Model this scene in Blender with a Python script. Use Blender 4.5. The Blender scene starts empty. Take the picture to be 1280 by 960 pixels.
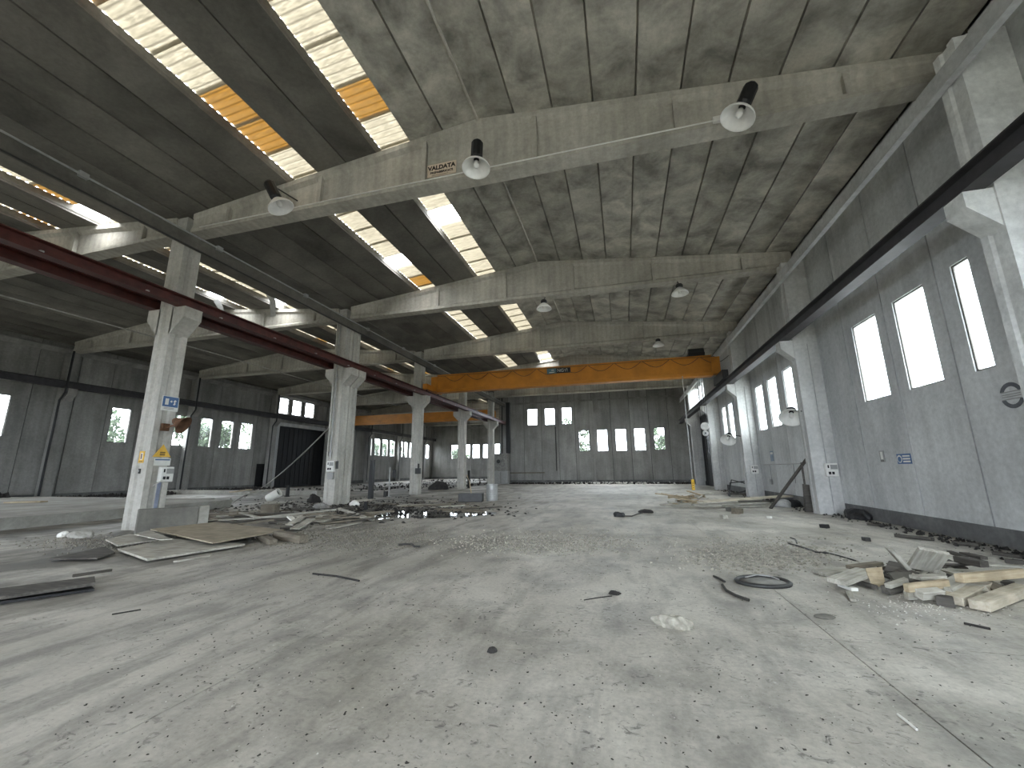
import bpy, bmesh, math, random
from mathutils import Vector, Matrix, Euler
SC = bpy.context.scene
COL = SC.collection
random.seed(7)
R = math.radians

# ------------------------------------------------------------------ camera
H = 1.6
FPX = 510.611
PITCH, YAW, ROLL = R(11.82), R(14.956), R(0.5786)
cp, sp, cy, sy = math.cos(PITCH), math.sin(PITCH), math.cos(YAW), math.sin(YAW)
fwd = Vector((-sy * cp, cy * cp, sp)); right0 = Vector((cy, sy, 0)); down0 = fwd.cross(right0)
right = math.cos(ROLL) * right0 + math.sin(ROLL) * down0
down = -math.sin(ROLL) * right0 + math.cos(ROLL) * down0
cam_d = bpy.data.cameras.new('camera'); cam = bpy.data.objects.new('camera', cam_d); COL.objects.link(cam)
cam_d.sensor_fit = 'HORIZONTAL'; cam_d.sensor_width = 36.0; cam_d.lens = FPX / 1280 * 36.0
cam_d.clip_start = 0.05; cam_d.clip_end = 500
cam.matrix_world = Matrix(((right.x, -down.x, -fwd.x, 0), (right.y, -down.y, -fwd.y, 0), (right.z, -down.z, -fwd.z, H), (0, 0, 0, 1)))
SC.camera = cam

def ray(px, py):
    a, b = (px - 640) / FPX, (py - 480) / FPX
    return right * a + down * b + fwd
def F(px, py, z=0.0):                 # survey helper: image point -> world point on the level z
    d = ray(px, py); t = (z - H) / d.z
    return Vector((0, 0, H)) + d * t
def AY(px, py, Y):
    d = ray(px, py); return Vector((0, 0, H)) + d * (Y / d.y)
def AX(px, py, X):
    d = ray(px, py); return Vector((0, 0, H)) + d * (X / d.x)

# ------------------------------------------------------------------ world, exposure
W = bpy.data.worlds.new('overcast'); SC.world = W; W.use_nodes = True
nt = W.node_tree; nt.nodes.clear()
wo = nt.nodes.new('ShaderNodeOutputWorld'); bg = nt.nodes.new('ShaderNodeBackground')
tc = nt.nodes.new('ShaderNodeTexCoord'); sep = nt.nodes.new('ShaderNodeSeparateXYZ'); rp = nt.nodes.new('ShaderNodeValToRGB')
rp.color_ramp.elements[0].position = 0.0; rp.color_ramp.elements[0].color = (0.74, 0.83, 0.94, 1)
rp.color_ramp.elements[1].position = 0.8; rp.color_ramp.elements[1].color = (0.96, 0.985, 1.0, 1)
nt.links.new(tc.outputs['Generated'], sep.inputs[0]); nt.links.new(sep.outputs['Z'], rp.inputs[0])
nt.links.new(rp.outputs[0], bg.inputs[0]); nt.links.new(bg.outputs[0], wo.inputs[0])
bg.inputs[1].default_value = 1.0
W.cycles.sampling_method = 'MANUAL'; W.cycles.sample_map_resolution = 256
SC.view_settings.view_transform = 'Standard'; SC.view_settings.look = 'None'
SC.view_settings.exposure = 4.9; SC.view_settings.gamma = 1.0; SC.view_settings.use_curve_mapping = False
cy_ = SC.cycles
cy_.use_denoising = True; cy_.max_bounces = 8; cy_.diffuse_bounces = 6; cy_.glossy_bounces = 3
cy_.transmission_bounces = 6; cy_.transparent_max_bounces = 8
cy_.caustics_reflective = False; cy_.caustics_refractive = False; cy_.sample_clamp_indirect = 12
def portal(loc, sx, sy_, normal):
    L = bpy.data.lights.new('daylight_portal', 'AREA'); L.shape = 'RECTANGLE'; L.size = sx; L.size_y = sy_
    L.cycles.is_portal = True
    o = bpy.data.objects.new('daylight_portal', L); COL.objects.link(o)
    n = Vector(normal)
    up = Vector((0, 0, 1)) if abs(n.z) < .9 else Vector((0, 1, 0))
    zax = -n; xax = up.cross(zax).normalized(); yax = zax.cross(xax)
    o.matrix_world = Matrix(((xax.x, yax.x, zax.x, loc[0]), (xax.y, yax.y, zax.y, loc[1]), (xax.z, yax.z, zax.z, loc[2]), (0, 0, 0, 1)))
    return o

# ------------------------------------------------------------------ mesh helpers
class MB:
    def __init__(s): s.v = []; s.f = []
    def add(s, vs, fs, M=None):
        b = len(s.v)
        for p in vs:
            p = Vector(p); s.v.append(tuple(M @ p) if M is not None else tuple(p))
        s.f += [tuple(i + b for i in f) for f in fs]
        return s
    def box(s, x0, x1, y0, y1, z0, z1, M=None):
        vs = [(x, y, z) for z in (z0, z1) for y in (y0, y1) for x in (x0, x1)]
        return s.add(vs, [(0, 2, 3, 1), (4, 5, 7, 6), (0, 1, 5, 4), (2, 6, 7, 3), (0, 4, 6, 2), (1, 3, 7, 5)], M)
    def prism(s, poly, a0, a1, axis='y', M=None):     # poly in the two other axes (x,z / y,z / x,y), extruded along axis
        n = len(poly)
        def P(p, a):
            return {'y': (p[0], a, p[1]), 'x': (a, p[0], p[1]), 'z': (p[0], p[1], a)}[axis]
        vs = [P(p, a0) for p in poly] + [P(p, a1) for p in poly]
        fs = [tuple(range(n)), tuple(range(2 * n - 1, n - 1, -1))] + [(i, i + n, (i + 1) % n + n, (i + 1) % n) for i in range(n)]
        return s.add(vs, fs, M)
    def tube(s, pts, r, n=8, cap=True):
        pts = [Vector(p) for p in pts]; b = len(s.v); m = len(pts)
        rr = r if isinstance(r, (list, tuple)) else [r] * m
        for i, p in enumerate(pts):
            t = (pts[min(i + 1, m - 1)] - pts[max(i - 1, 0)]).normalized()
            u = t.orthogonal().normalized() if abs(t.z) > .95 else Vector((0, 0, 1)).cross(t).normalized()
            w = t.cross(u)
            for k in range(n):
                a = 2 * math.pi * k / n
                s.v.append(tuple(p + (u * math.cos(a) + w * math.sin(a)) * rr[i]))
        for i in range(m - 1):
            for k in range(n):
                k2 = (k + 1) % n
                s.f.append((b + i * n + k, b + i * n + k2, b + (i + 1) * n + k2, b + (i + 1) * n + k))
        if cap:
            s.f.append(tuple(b + k for k in reversed(range(n)))); s.f.append(tuple(b + (m - 1) * n + k for k in range(n)))
        return s
    def lathe(s, prof, n=20, M=None):                  # prof: (r, z)
        vs = []; fs = []; m = len(prof)
        for r, z in prof:
            for k in range(n):
                a = 2 * math.pi * k / n; vs.append((r * math.cos(a), r * math.sin(a), z))
        for i in range(m - 1):
            for k in range(n):
                k2 = (k + 1) % n; fs.append((i * n + k, i * n + k2, (i + 1) * n + k2, (i + 1) * n + k))
        return s.add(vs, fs, M)
    def build(s, name, mat, parent=None, smooth=False, bevel=0.0):
        me = bpy.data.meshes.new(name); me.from_pydata(s.v, [], s.f)
        bm = bmesh.new(); bm.from_mesh(me)
        if bevel: bmesh.ops.bevel(bm, geom=bm.edges[:], offset=bevel, segments=1, affect='EDGES')
        bmesh.ops.recalc_face_normals(bm, faces=bm.faces); bm.to_mesh(me); bm.free()
        if smooth: me.polygons.foreach_set('use_smooth', [True] * len(me.polygons))
        if isinstance(mat, (list, tuple)):
            for m in mat: me.materials.append(m)
        else: me.materials.append(mat)
        o = bpy.data.objects.new(name, me); COL.objects.link(o)
        if parent is not None: o.parent = parent
        return o

def empty(name, loc=(0, 0, 0), rz=0.0, parent=None):
    o = bpy.data.objects.new(name, None); COL.objects.link(o); o.location = loc; o.rotation_euler = (0, 0, rz)
    o.empty_display_size = .2
    if parent is not None: o.parent = parent
    return o
def tag(o, label, cat, group=None, kind=None):
    if label: o['label'] = label
    if cat: o['category'] = cat
    if group: o['group'] = group
    if kind: o['kind'] = kind
    return o
def structure(o): o['kind'] = 'structure'; return o
def thing(name, label, cat, loc=(0, 0, 0), rz=0.0, group=None): return tag(empty(name, loc, rz), label, cat, group)
def copy_part(src, parent, loc=None, rot=None):
    c = src.copy(); COL.objects.link(c); c.parent = parent
    if loc is not None: c.location = loc
    if rot is not None: c.rotation_euler = rot
    return c
def copy_tree(o, parent=None):
    c = o.copy(); COL.objects.link(c); c.parent = parent
    for ch in list(o.children): copy_tree(ch, c)
    return c
def text(name, body, size, mat, M, parent=None, ext=.003, off=0.0):
    cu = bpy.data.curves.new(name, 'FONT'); cu.body = body; cu.size = size; cu.align_x = 'CENTER'; cu.align_y = 'CENTER'; cu.extrude = ext; cu.offset = off
    t = bpy.data.objects.new(name, cu); COL.objects.link(t)
    dg = bpy.context.evaluated_depsgraph_get()
    me = bpy.data.meshes.new_from_object(t.evaluated_get(dg))
    bpy.data.objects.remove(t)
    me.materials.clear(); me.materials.append(mat)
    me.transform(M)
    o = bpy.data.objects.new(name, me); COL.objects.link(o)
    if parent is not None: o.parent = parent
    return o

# ------------------------------------------------------------------ materials
class NT:
    def __init__(s, name):
        s.m = bpy.data.materials.new(name); s.m.use_nodes = True; s.t = s.m.node_tree; s.t.nodes.clear()
        s.out = s.n('ShaderNodeOutputMaterial')
    def n(s, kind, **kw):
        x = s.t.nodes.new(kind)
        for k, v in kw.items():
            if hasattr(x, k): setattr(x, k, v)
        return x
    def l(s, a, b): s.t.links.new(a, b)
    def noise(s, vec, scale, detail=4, rough=.55, dist=0.0):
        x = s.n('ShaderNodeTexNoise'); x.inputs['Scale'].default_value = scale; x.inputs['Detail'].default_value = detail
        x.inputs['Roughness'].default_value = rough; x.inputs['Distortion'].default_value = dist
        s.l(vec, x.inputs['Vector']); return x.outputs['Fac']
    def ramp(s, fac, stops, interp='LINEAR'):
        x = s.n('ShaderNodeValToRGB'); e = x.color_ramp.elements; x.color_ramp.interpolation = interp
        while len(e) < len(stops): e.new(.5)
        for i, (p, c) in enumerate(stops):
            e[i].position = p; e[i].color = (c, c, c, 1) if isinstance(c, (int, float)) else (*c, 1)
        s.l(fac, x.inputs[0]); return x.outputs[0]
    def mix(s, fac, a, b, mode='MIX'):
        x = s.n('ShaderNodeMix', data_type='RGBA', blend_type=mode)
        for sock, v in ((x.inputs['Factor'], fac), (x.inputs[6], a), (x.inputs[7], b)):
            if isinstance(v, (int, float)): sock.default_value = v
            elif isinstance(v, tuple): sock.default_value = (*v, 1)
            else: s.l(v, sock)
        return x.outputs[2]
    def math(s, op, a, b=None):
        x = s.n('ShaderNodeMath', operation=op)
        for sock, v in ((x.inputs[0], a), (x.inputs[1], b)):
            if v is None: continue
            if isinstance(v, (int, float)): sock.default_value = v
            else: s.l(v, sock)
        return x.outputs[0]
    def coords(s, scale=(1, 1, 1), rand=False, kind='Object'):
        c = s.n('ShaderNodeTexCoord').outputs[kind]
        mp = s.n('ShaderNodeMapping'); mp.inputs['Scale'].default_value = scale; s.l(c, mp.inputs['Vector'])
        v = mp.outputs[0]
        if rand:
            oi = s.n('ShaderNodeObjectInfo').outputs['Random']
            cb = s.n('ShaderNodeCombineXYZ')
            s.l(s.math('MULTIPLY', oi, 57.0), cb.inputs[0]); s.l(s.math('MULTIPLY', oi, 91.0), cb.inputs[1])
            ad = s.n('ShaderNodeVectorMath', operation='ADD'); s.l(v, ad.inputs[0]); s.l(cb.outputs[0], ad.inputs[1]); v = ad.outputs[0]
        return v
    def principled(s, col, rough=.85, metal=0.0, bump=None, bstr=.2, bdist=.02, spec=.3):
        p = s.n('ShaderNodeBsdfPrincipled')
        for sock, v in ((p.inputs['Base Color'], col), (p.inputs['Roughness'], rough), (p.inputs['Metallic'], metal)):
            if isinstance(v, (int, float)): sock.default_value = v
            elif isinstance(v, tuple): sock.default_value = (*v, 1)
            else: s.l(v, sock)
        p.inputs['Specular IOR Level'].default_value = spec
        if bump is not None:
            b = s.n('ShaderNodeBump'); b.inputs['Strength'].default_value = bstr; b.inputs['Distance'].default_value = bdist
            s.l(bump, b.inputs['Height']); s.l(b.outputs[0], p.inputs['Normal'])
        s.l(p.outputs[0], s.out.inputs[0]); return s.m

def concrete(name, base, dark, streak=0.0, rand=False, scale=.7, tone=.0, contrast=.6, rough=.9, stripes=0.0, streak_axis=2):
    m = NT(name)
    v = m.coords(rand=rand)
    big = m.noise(v, scale, 6, .6, .4)
    col = m.mix(m.ramp(big, [(.5 - contrast * .25, 0.0), (.5 + contrast * .25, 1.0)]), dark, base)
    fine = m.noise(v, 9, 6, .7)
    col = m.mix(.55, col, m.ramp(fine, [(.3, .62), (.7, 1.12)]), 'MULTIPLY')
    if streak:
        sc = [1.7, 1.7, 1.7]; sc[streak_axis] = .16
        st = m.noise(m.coords(scale=tuple(sc), rand=rand), 1.0, 4, .6)
        col = m.mix(streak, col, m.ramp(st, [(.34, .45), (.62, 1.08)]), 'MULTIPLY')
    if stripes:
        w = m.n('ShaderNodeTexWave', wave_type='BANDS', bands_direction='X'); w.inputs['Scale'].default_value = 1.1
        w.inputs['Distortion'].default_value = 1.5; w.inputs['Detail'].default_value = 3
        m.l(m.coords(), w.inputs['Vector'])
        col = m.mix(stripes, col, m.ramp(w.outputs['Fac'], [(.2, .6), (.6, 1.08)]), 'MULTIPLY')
    if tone:
        oi = m.n('ShaderNodeObjectInfo').outputs['Random']
        col = m.mix(1.0, col, m.ramp(oi, [(0, 1 - tone), (1, 1 + tone * .6)]), 'MULTIPLY')
    return m.principled(col, rough, bump=fine, bstr=.25, bdist=.01)

def plain(name, col, rough=.6, metal=0.0, var=.25, scale=6, spec=.4):
    m = NT(name); v = m.coords(rand=True)
    n = m.noise(v, scale, 5, .6)
    c = m.mix(1.0, col, m.ramp(n, [(.3, 1 - var), (.7, 1 + var * .5)]), 'MULTIPLY')
    return m.principled(c, rough, metal, spec=spec)

M = {}
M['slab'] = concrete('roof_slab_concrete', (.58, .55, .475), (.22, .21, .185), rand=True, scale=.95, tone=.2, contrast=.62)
M['slab_dark'] = concrete('shaded_roof_slab_concrete', (.235, .22, .19), (.10, .094, .082), rand=True, scale=.5, tone=.2, contrast=.8)  # darker copy of the slab; shade of the roof slopes put into colour
M['beam'] = concrete('beam_concrete', (.56, .53, .46), (.36, .34, .295), streak=.3, scale=.5, contrast=.7, stripes=.16)
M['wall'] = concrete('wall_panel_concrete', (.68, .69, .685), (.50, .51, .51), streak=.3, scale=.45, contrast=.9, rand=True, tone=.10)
M['wall_dark'] = concrete('dark_wall_panel_concrete', (.42, .41, .39), (.26, .255, .24), streak=.45, scale=.45, contrast=.9, rand=True, tone=.16)  # darker, more streaked panels for the left and end walls
M['plinth'] = concrete('plinth_concrete', (.20, .20, .195), (.11, .11, .11), scale=1.2)
M['column'] = concrete('column_concrete', (.56, .54, .49), (.42, .405, .365), streak=.3, scale=.9, contrast=.8)
M['kerb'] = concrete('kerb_concrete', (.21, .20, .175), (.10, .096, .085), scale=1.4, contrast=.9)
M['joint'] = plain('dark_joint_filler', (.03, .03, .03), .95, var=.1)  # near-black filler set back in the slab and panel joints
M['rail_red'] = plain('red_rail_paint', (.075, .018, .014), .55, var=.5, scale=3)
M['rail_dark'] = plain('dark_rail_paint', (.045, .042, .045), .6, var=.35, scale=3)
M['orange'] = plain('orange_crane_paint', (.52, .20, .018), .5, var=.25, scale=1.2)
M['black'] = plain('black_metal', (.012, .012, .013), .5)
M['dark_metal'] = plain('dark_metal', (.05, .05, .05), .5, metal=.4)
M['galv'] = plain('galvanised_pipe', (.38, .38, .37), .5, metal=.3)
M['white_paint'] = plain('white_enamel', (.82, .81, .78), .35, var=.12)
M['white_plastic'] = plain('white_plastic', (.70, .69, .65), .4, var=.1)
M['grey_plastic'] = plain('grey_plastic', (.30, .30, .29), .5, var=.15)
M['cable'] = plain('black_rubber', (.04, .038, .035), .7)
M['pale_cable'] = plain('pale_cable', (.34, .33, .30), .7)
M['yellow'] = plain('yellow_plastic', (.75, .45, .04), .5, var=.2)
M['sign_yellow'] = plain('sign_yellow', (.70, .42, .05), .5, var=.2)
M['sign_blue'] = plain('sign_blue', (.055, .12, .26), .5, var=.15)
M['sign_white'] = plain('sign_white', (.66, .66, .62), .5, var=.1)
M['sign_paper'] = plain('sign_paper', (.66, .55, .43), .7, var=.15)
M['sign_ink'] = plain('sign_ink', (.03, .022, .018), .7)
M['rust'] = plain('rusty_steel', (.13, .065, .035), .85, var=.5)
M['dark_wood'] = plain('charred_wood', (.035, .032, .03), .9, var=.5)
M['rubber_ring'] = plain('grey_scrap', (.24, .235, .22), .7, var=.4)
M['cloth'] = plain('dirty_cloth', (.36, .34, .29), .95, var=.4, scale=14)
M['frame'] = plain('window_frame_metal', (.10, .09, .08), .5)
M['asphalt'] = plain('outside_gravel', (.22, .22, .19), .95, var=.4, scale=2)
M['leaf'] = plain('leaf_green', (.022, .045, .016), .7, var=.5, scale=3)
M['bark'] = plain('bark', (.10, .075, .05), .95, var=.4)

def wood(name, c1, c2):
    m = NT(name); v = m.coords(scale=(1.2, 14, 14), rand=True)
    n = m.noise(v, 1.5, 5, .6, .6)
    c = m.mix(m.ramp(n, [(.3, 0.), (.7, 1.)]), c1, c2)
    d = m.noise(m.coords(rand=True), 3.0, 4, .6)
    c = m.mix(.6, c, m.ramp(d, [(.3, .45), (.65, 1.1)]), 'MULTIPLY')
    return m.principled(c, .85, bump=n, bstr=.3, bdist=.005)
M['wood_grey'] = wood('weathered_board', (.30, .285, .24), (.52, .50, .44))
M['wood_tan'] = wood('tan_board', (.33, .26, .165), (.50, .42, .30))
M['wood_dark'] = wood('dark_board', (.055, .05, .045), (.13, .12, .105))
M['wood_brown'] = wood('brown_timber', (.12, .105, .08), (.23, .20, .155))
M['wood_pale'] = wood('pale_sawn_wood', (.42, .37, .28), (.60, .55, .45))
M['chipboard'] = wood('chipboard', (.27, .23, .165), (.38, .33, .25))

def floor_material():
    m = NT('worn_floor_concrete')
    v = m.coords()
    big = m.noise(v, .22, 5, .55, .6)
    col = m.mix(m.ramp(big, [(.38, 0.), (.58, 1.)]), (.36, .34, .295), (.60, .575, .52))
    mid = m.noise(v, 1.1, 7, .65, .5)
    col = m.mix(.85, col, m.ramp(mid, [(.32, .52), (.52, 1.0), (.75, 1.12)]), 'MULTIPLY')
    drag = m.noise(m.coords(scale=(1.0, .28, 1)), 2.2, 5, .65, .3)
    col = m.mix(.6, col, m.ramp(drag, [(.34, .5), (.52, 1.0)]), 'MULTIPLY')
    fine = m.noise(v, 22, 5, .7)
    col = m.mix(.6, col, m.ramp(fine, [(.28, .62), (.6, 1.05)]), 'MULTIPLY')
    # chipped spots where the coating has come off
    ch = m.noise(m.coords(scale=(1, 1.3, 1)), 8.0, 5, .66, 1.2)
    msk = m.noise(v, 1.3, 4, .55)
    chip = m.math('MULTIPLY', m.ramp(ch, [(.585, 0.), (.65, 1.)]), m.ramp(msk, [(.38, .12), (.56, 1.)]))
    col = m.mix(m.math('MULTIPLY', chip, .72), col, (.105, .10, .09))
    sp = m.noise(v, 34, 3, .5)
    col = m.mix(m.math('MULTIPLY', m.ramp(sp, [(.66, 0.), (.70, 1.)]), m.math('MULTIPLY', m.ramp(msk, [(.35, .3), (.6, 1.)]), .65)), col, (.07, .066, .06))
    sx0 = m.n('ShaderNodeSeparateXYZ'); m.l(v, sx0.inputs[0])
    edge = m.math('ADD', m.math('MULTIPLY', sx0.outputs['X'], -.1), m.math('MULTIPLY', big, .25))
    col = m.mix(m.ramp(edge, [(.36, 0.), (.50, .42)]), col, m.mix(m.ramp(drag, [(.40, 0.), (.56, 1.)]), (.13, .125, .11), (.36, .345, .305)))
    # old oil / soot patches towards the column row
    sx = m.n('ShaderNodeSeparateXYZ'); m.l(v, sx.inputs[0])
    oil = m.noise(v, .38, 5, .62, .8)
    side = m.ramp(m.math('MULTIPLY', sx.outputs['X'], -.1), [(.45, 0.), (1.0, 1.)])
    col = m.mix(m.math('MULTIPLY', m.math('MULTIPLY', m.ramp(oil, [(.42, 0.), (.56, 1.)]), side), .8), col, (.095, .09, .08))
    rough = m.ramp(mid, [(.35, .52), (.65, .8)])
    return m.principled(col, rough, bump=m.math('ADD', fine, m.math('MULTIPLY', chip, -1.2)), bstr=.3, bdist=.006, spec=.35)
M['floor'] = floor_material()

def sheet_material(name, col, trans, lo, hi):
    m = NT(name); v = m.coords(rand=True)
    n = m.noise(m.coords(scale=(5, 22, 5), rand=True), 1.0, 4, .7)
    w = m.n('ShaderNodeTexWave', wave_type='BANDS', bands_direction='Y'); w.inputs['Scale'].default_value = 1.568; w.inputs['Distortion'].default_value = .8
    w.inputs['Detail'].default_value = 2; m.l(m.coords(), w.inputs['Vector'])
    big = m.noise(v, 2.2, 4, .6)
    col = m.mix(.75, col, m.ramp(w.outputs['Fac'], [(.05, .35), (.5, 1.0)]), 'MULTIPLY')  # corrugation's shading put into the colour as dark bands
    c = m.mix(1.0, col, m.ramp(n, [(.30, lo), (.62, hi)]), 'MULTIPLY')
    c = m.mix(.6, c, m.ramp(big, [(.3, .7), (.65, 1.05)]), 'MULTIPLY')
    tb = m.n('ShaderNodeBsdfTranslucent'); m.l(c, tb.inputs['Color'])
    db = m.n('ShaderNodeBsdfDiffuse'); db.inputs['Color'].default_value = (.3, .27, .2, 1)
    mx = m.n('ShaderNodeMixShader'); mx.inputs[0].default_value = trans
    m.l(db.outputs[0], mx.inputs[1]); m.l(tb.outputs[0], mx.inputs[2]); m.l(mx.outputs[0], m.out.inputs[0])
    return m.m
M['sheet_white'] = sheet_material('aged_white_fibreglass', (.68, .60, .44), .07, .42, 1.0)
M['sheet_yellow'] = sheet_material('yellowed_fibreglass', (.66, .31, .045), .045, .35, 1.0)

def pane_material(name, haze, tint):
    m = NT(name); n = m.noise(m.coords(rand=True), 2.0, 4, .6)
    tr = m.n('ShaderNodeBsdfTransparent'); tr.inputs['Color'].default_value = (*tint, 1)
    tb = m.n('ShaderNodeBsdfTranslucent'); tb.inputs['Color'].default_value = (.8, .82, .82, 1)
    gl = m.n('ShaderNodeBsdfGlossy'); gl.inputs['Roughness'].default_value = .08
    mx = m.n('ShaderNodeMixShader'); m.l(m.ramp(n, [(.3, haze * .6), (.7, haze * 1.4)]), mx.inputs[0])
    m.l(tr.outputs[0], mx.inputs[1]); m.l(tb.outputs[0], mx.inputs[2])
    m2 = m.n('ShaderNodeMixShader'); m2.inputs[0].default_value = .04
    m.l(mx.outputs[0], m2.inputs[1]); m.l(gl.outputs[0], m2.inputs[2]); m.l(m2.outputs[0], m.out.inputs[0])
    return m.m
M['pane'] = pane_material('dusty_glass', .012, (.95, .97, .96))
M['pane_fog'] = pane_material('milky_glass', .5, (.9, .96, .93))

def water_material():
    m = NT('puddle_water'); n = m.noise(m.coords(), 3, 3)
    return m.principled((.035, .033, .03), .04, bump=n, bstr=.03, bdist=.01, spec=.6)
M['water'] = water_material()

# ------------------------------------------------------------------ plan of the hall
XR, XL, XC = 7.10, -35.0, -13.85          # right wall, left wall, valley line over the column row
Y0, BAY = 9.3, 8.333
YB, YLB, YF = 47.0, 72.0, -15.7
RIDGE_R, RIDGE_L, MOD, SLOPE, ZRIDGE = -3.35, -24.35, 1.05, .108, 11.2
def zroof(x, ridge): return ZRIDGE - SLOPE * abs(x - ridge)
ZB = 9.41                                  # underside of the roof beams
beam_y = [Y0 + BAY * k for k in range(-3, 8)]    # -15.7 ... 67.6

# ---- floor: cast slabs with open joints
fl = structure(empty('floor'))
xs = [-35.3, -28.0, -23.0, -18.05, -13.05, -8.1, -3.15, 1.82, 7.3]
ys = [-16, -11.8, -3.46, 4.89, 13.2, 21.55, 29.9, 38.2, 46.6, 55, 63.3, 72.3]
for i in range(len(xs) - 1):
    for j in range(len(ys) - 1):
        g = .006
        MB().box(xs[i] + g, xs[i + 1] - g, ys[j] + g, ys[j + 1] - g, -.25, 0).build('floor_slab', M['floor'], fl)
MB().box(-35.3, 7.3, -16, 72.3, -.4, -.02).build('joint_filler', M['joint'], fl)

# ---- walls of precast panels
def wall(name, frame, panels, top, openings, matf, seam_ext=True, thick=.2, zbase=.38, gap=.019):
    """frame(u,d,z)->xyz ; panels: seam positions ; openings: (u0,u1,z0,z1); top(u)->z"""
    root = structure(empty(name))
    fr = lambda vs: [frame(*v) for v in vs]
    def cell(mb, u0, u1, z0a, z0b, z1a, z1b, d0=0., d1=thick):
        vs = [(u0, d0, z0a), (u1, d0, z0b), (u1, d0, z1b), (u0, d0, z1a), (u0, d1, z0a), (u1, d1, z0b), (u1, d1, z1b), (u0, d1, z1a)]
        mb.add(fr(vs), [(0, 1, 2, 3), (7, 6, 5, 4), (0, 4, 5, 1), (1, 5, 6, 2), (2, 6, 7, 3), (3, 7, 4, 0)])
    for a, b in zip(panels[:-1], panels[1:]):
        u0, u1 = a + gap, b - gap
        ops = sorted([o for o in openings if o[0] < u1 - .01 and o[1] > u0 + .01])
        mb = MB(); cuts = sorted({u0, u1, *[min(max(o[0], u0), u1) for o in ops], *[min(max(o[1], u0), u1) for o in ops]})
        for c0, c1 in zip(cuts[:-1], cuts[1:]):
            if c1 - c0 < .004: continue
            mid = (c0 + c1) / 2
            here = sorted([(o[2], o[3]) for o in ops if o[0] < mid < o[1]])
            z = zbase
            for (za, zb_) in here:
                if za > z + .01: cell(mb, c0, c1, z, z, za, za)
                z = max(z, zb_)
            cell(mb, c0, c1, z, z, top(c0), top(c1))
        if mb.v: mb.build('wall_panel', matf, root)
    # joint filler strips behind each seam, plinth along the foot
    mb = MB()
    for s in panels:
        segs = [(zbase, top(s))]
        for o in openings:
            if o[0] - .03 < s < o[1] + .03:
                new = []
                for a, b in segs:
                    if o[2] > a: new.append((a, min(b, o[2])))
                    if o[3] < b: new.append((max(a, o[3]), b))
                segs = [q for q in new if q[1] - q[0] > .02]
        for a, b in segs: cell(mb, s - .02, s + .02, a, a, b, b, .05, thick - .02)
    mb.build('joint_filler', M['joint'], root)
    mb = MB(); doors = [o for o in openings if o[2] < .1]
    cuts = sorted({panels[0], panels[-1], *[o[0] for o in doors], *[o[1] for o in doors]})
    for c0, c1 in zip(cuts[:-1], cuts[1:]):
        if any(o[0] < (c0 + c1) / 2 < o[1] for o in doors): continue
        cell(mb, c0, c1, 0, 0, zbase, zbase, .03, thick)
    mb.build('plinth', M['plinth'], root)
    return root

wcount = [0]
def window(frame, o, fog=False, bars=(0, 0), broken=False, port=True, inward=None):
    u0, u1, z0, z1 = o; wcount[0] += 1
    root = structure(empty('window_%d' % wcount[0]))
    fw = .035
    mb = MB()
    def bx(a, b, c, d, e=.03, f=.08):
        vs = [frame(u, dd, z) for z in (c, d) for dd in (e, f) for u in (a, b)]
        mb.add(vs, [(0, 2, 3, 1), (4, 5, 7, 6), (0, 1, 5, 4), (2, 6, 7, 3), (0, 4, 6, 2), (1, 3, 7, 5)])
    bx(u0, u1, z0, z0 + fw); bx(u0, u1, z1 - fw, z1); bx(u0, u0 + fw, z0 + fw, z1 - fw); bx(u1 - fw, u1, z0 + fw, z1 - fw)
    mb.build('window_frame', M['frame'], root)
    nu, nz = bars
    for i in range(nu):
        mb = MB(); u = u0 + (u1 - u0) * (i + 1) / (nu + 1); bx(u - .012, u + .012, z0 + fw, z1 - fw, .04, .065); mb.build('glazing_bar', M['frame'], root)
    for i in range(nz):
        mb = MB(); z = z0 + (z1 - z0) * (i + 1) / (nz + 1); bx(u0 + fw, u1 - fw, z - .012, z + .012, .04, .065); mb.build('glazing_bar', M['frame'], root)
    mb = MB()
    if broken:
        n = 9; prof = [(u0 + fw, z0 + fw)] + [(u0 + fw + (u1 - u0 - 2 * fw) * i / n, z0 + .1 + random.uniform(.05, .45) * (z1 - z0) * .6) for i in range(n + 1)] + [(u1 - fw, z0 + fw)]
        vs = [frame(u, .055, z) for u, z in prof]; mb.add(vs, [tuple(range(len(vs)))])
    else:
        vs = [frame(u, .055, z) for u, z in ((u0 + fw, z0 + fw), (u1 - fw, z0 + fw), (u1 - fw, z1 - fw), (u0 + fw, z1 - fw))]
        mb.add(vs, [(0, 1, 2, 3)])
    mb.build('pane', M['pane_fog' if fog else 'pane'], root)
    if port:
        c = frame((u0 + u1) / 2, .19, (z0 + z1) / 2); a = Vector(frame(0, 1, 0)) - Vector(frame(0, 0, 0))
        portal(c, u1 - u0, z1 - z0, tuple(-a))
    return root

fr_right = lambda u, d, z: (XR + d, u, z)
fr_left = lambda u, d, z: (XL - d, u, z)
fr_back = lambda u, d, z: (u, YB + d, z)
fr_lback = lambda u, d, z: (u, YLB + d, z)
fr_front = lambda u, d, z: (u, YF - d, z)
fr_inner = lambda u, d, z: (XC - .1 + d, u, z)

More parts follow.
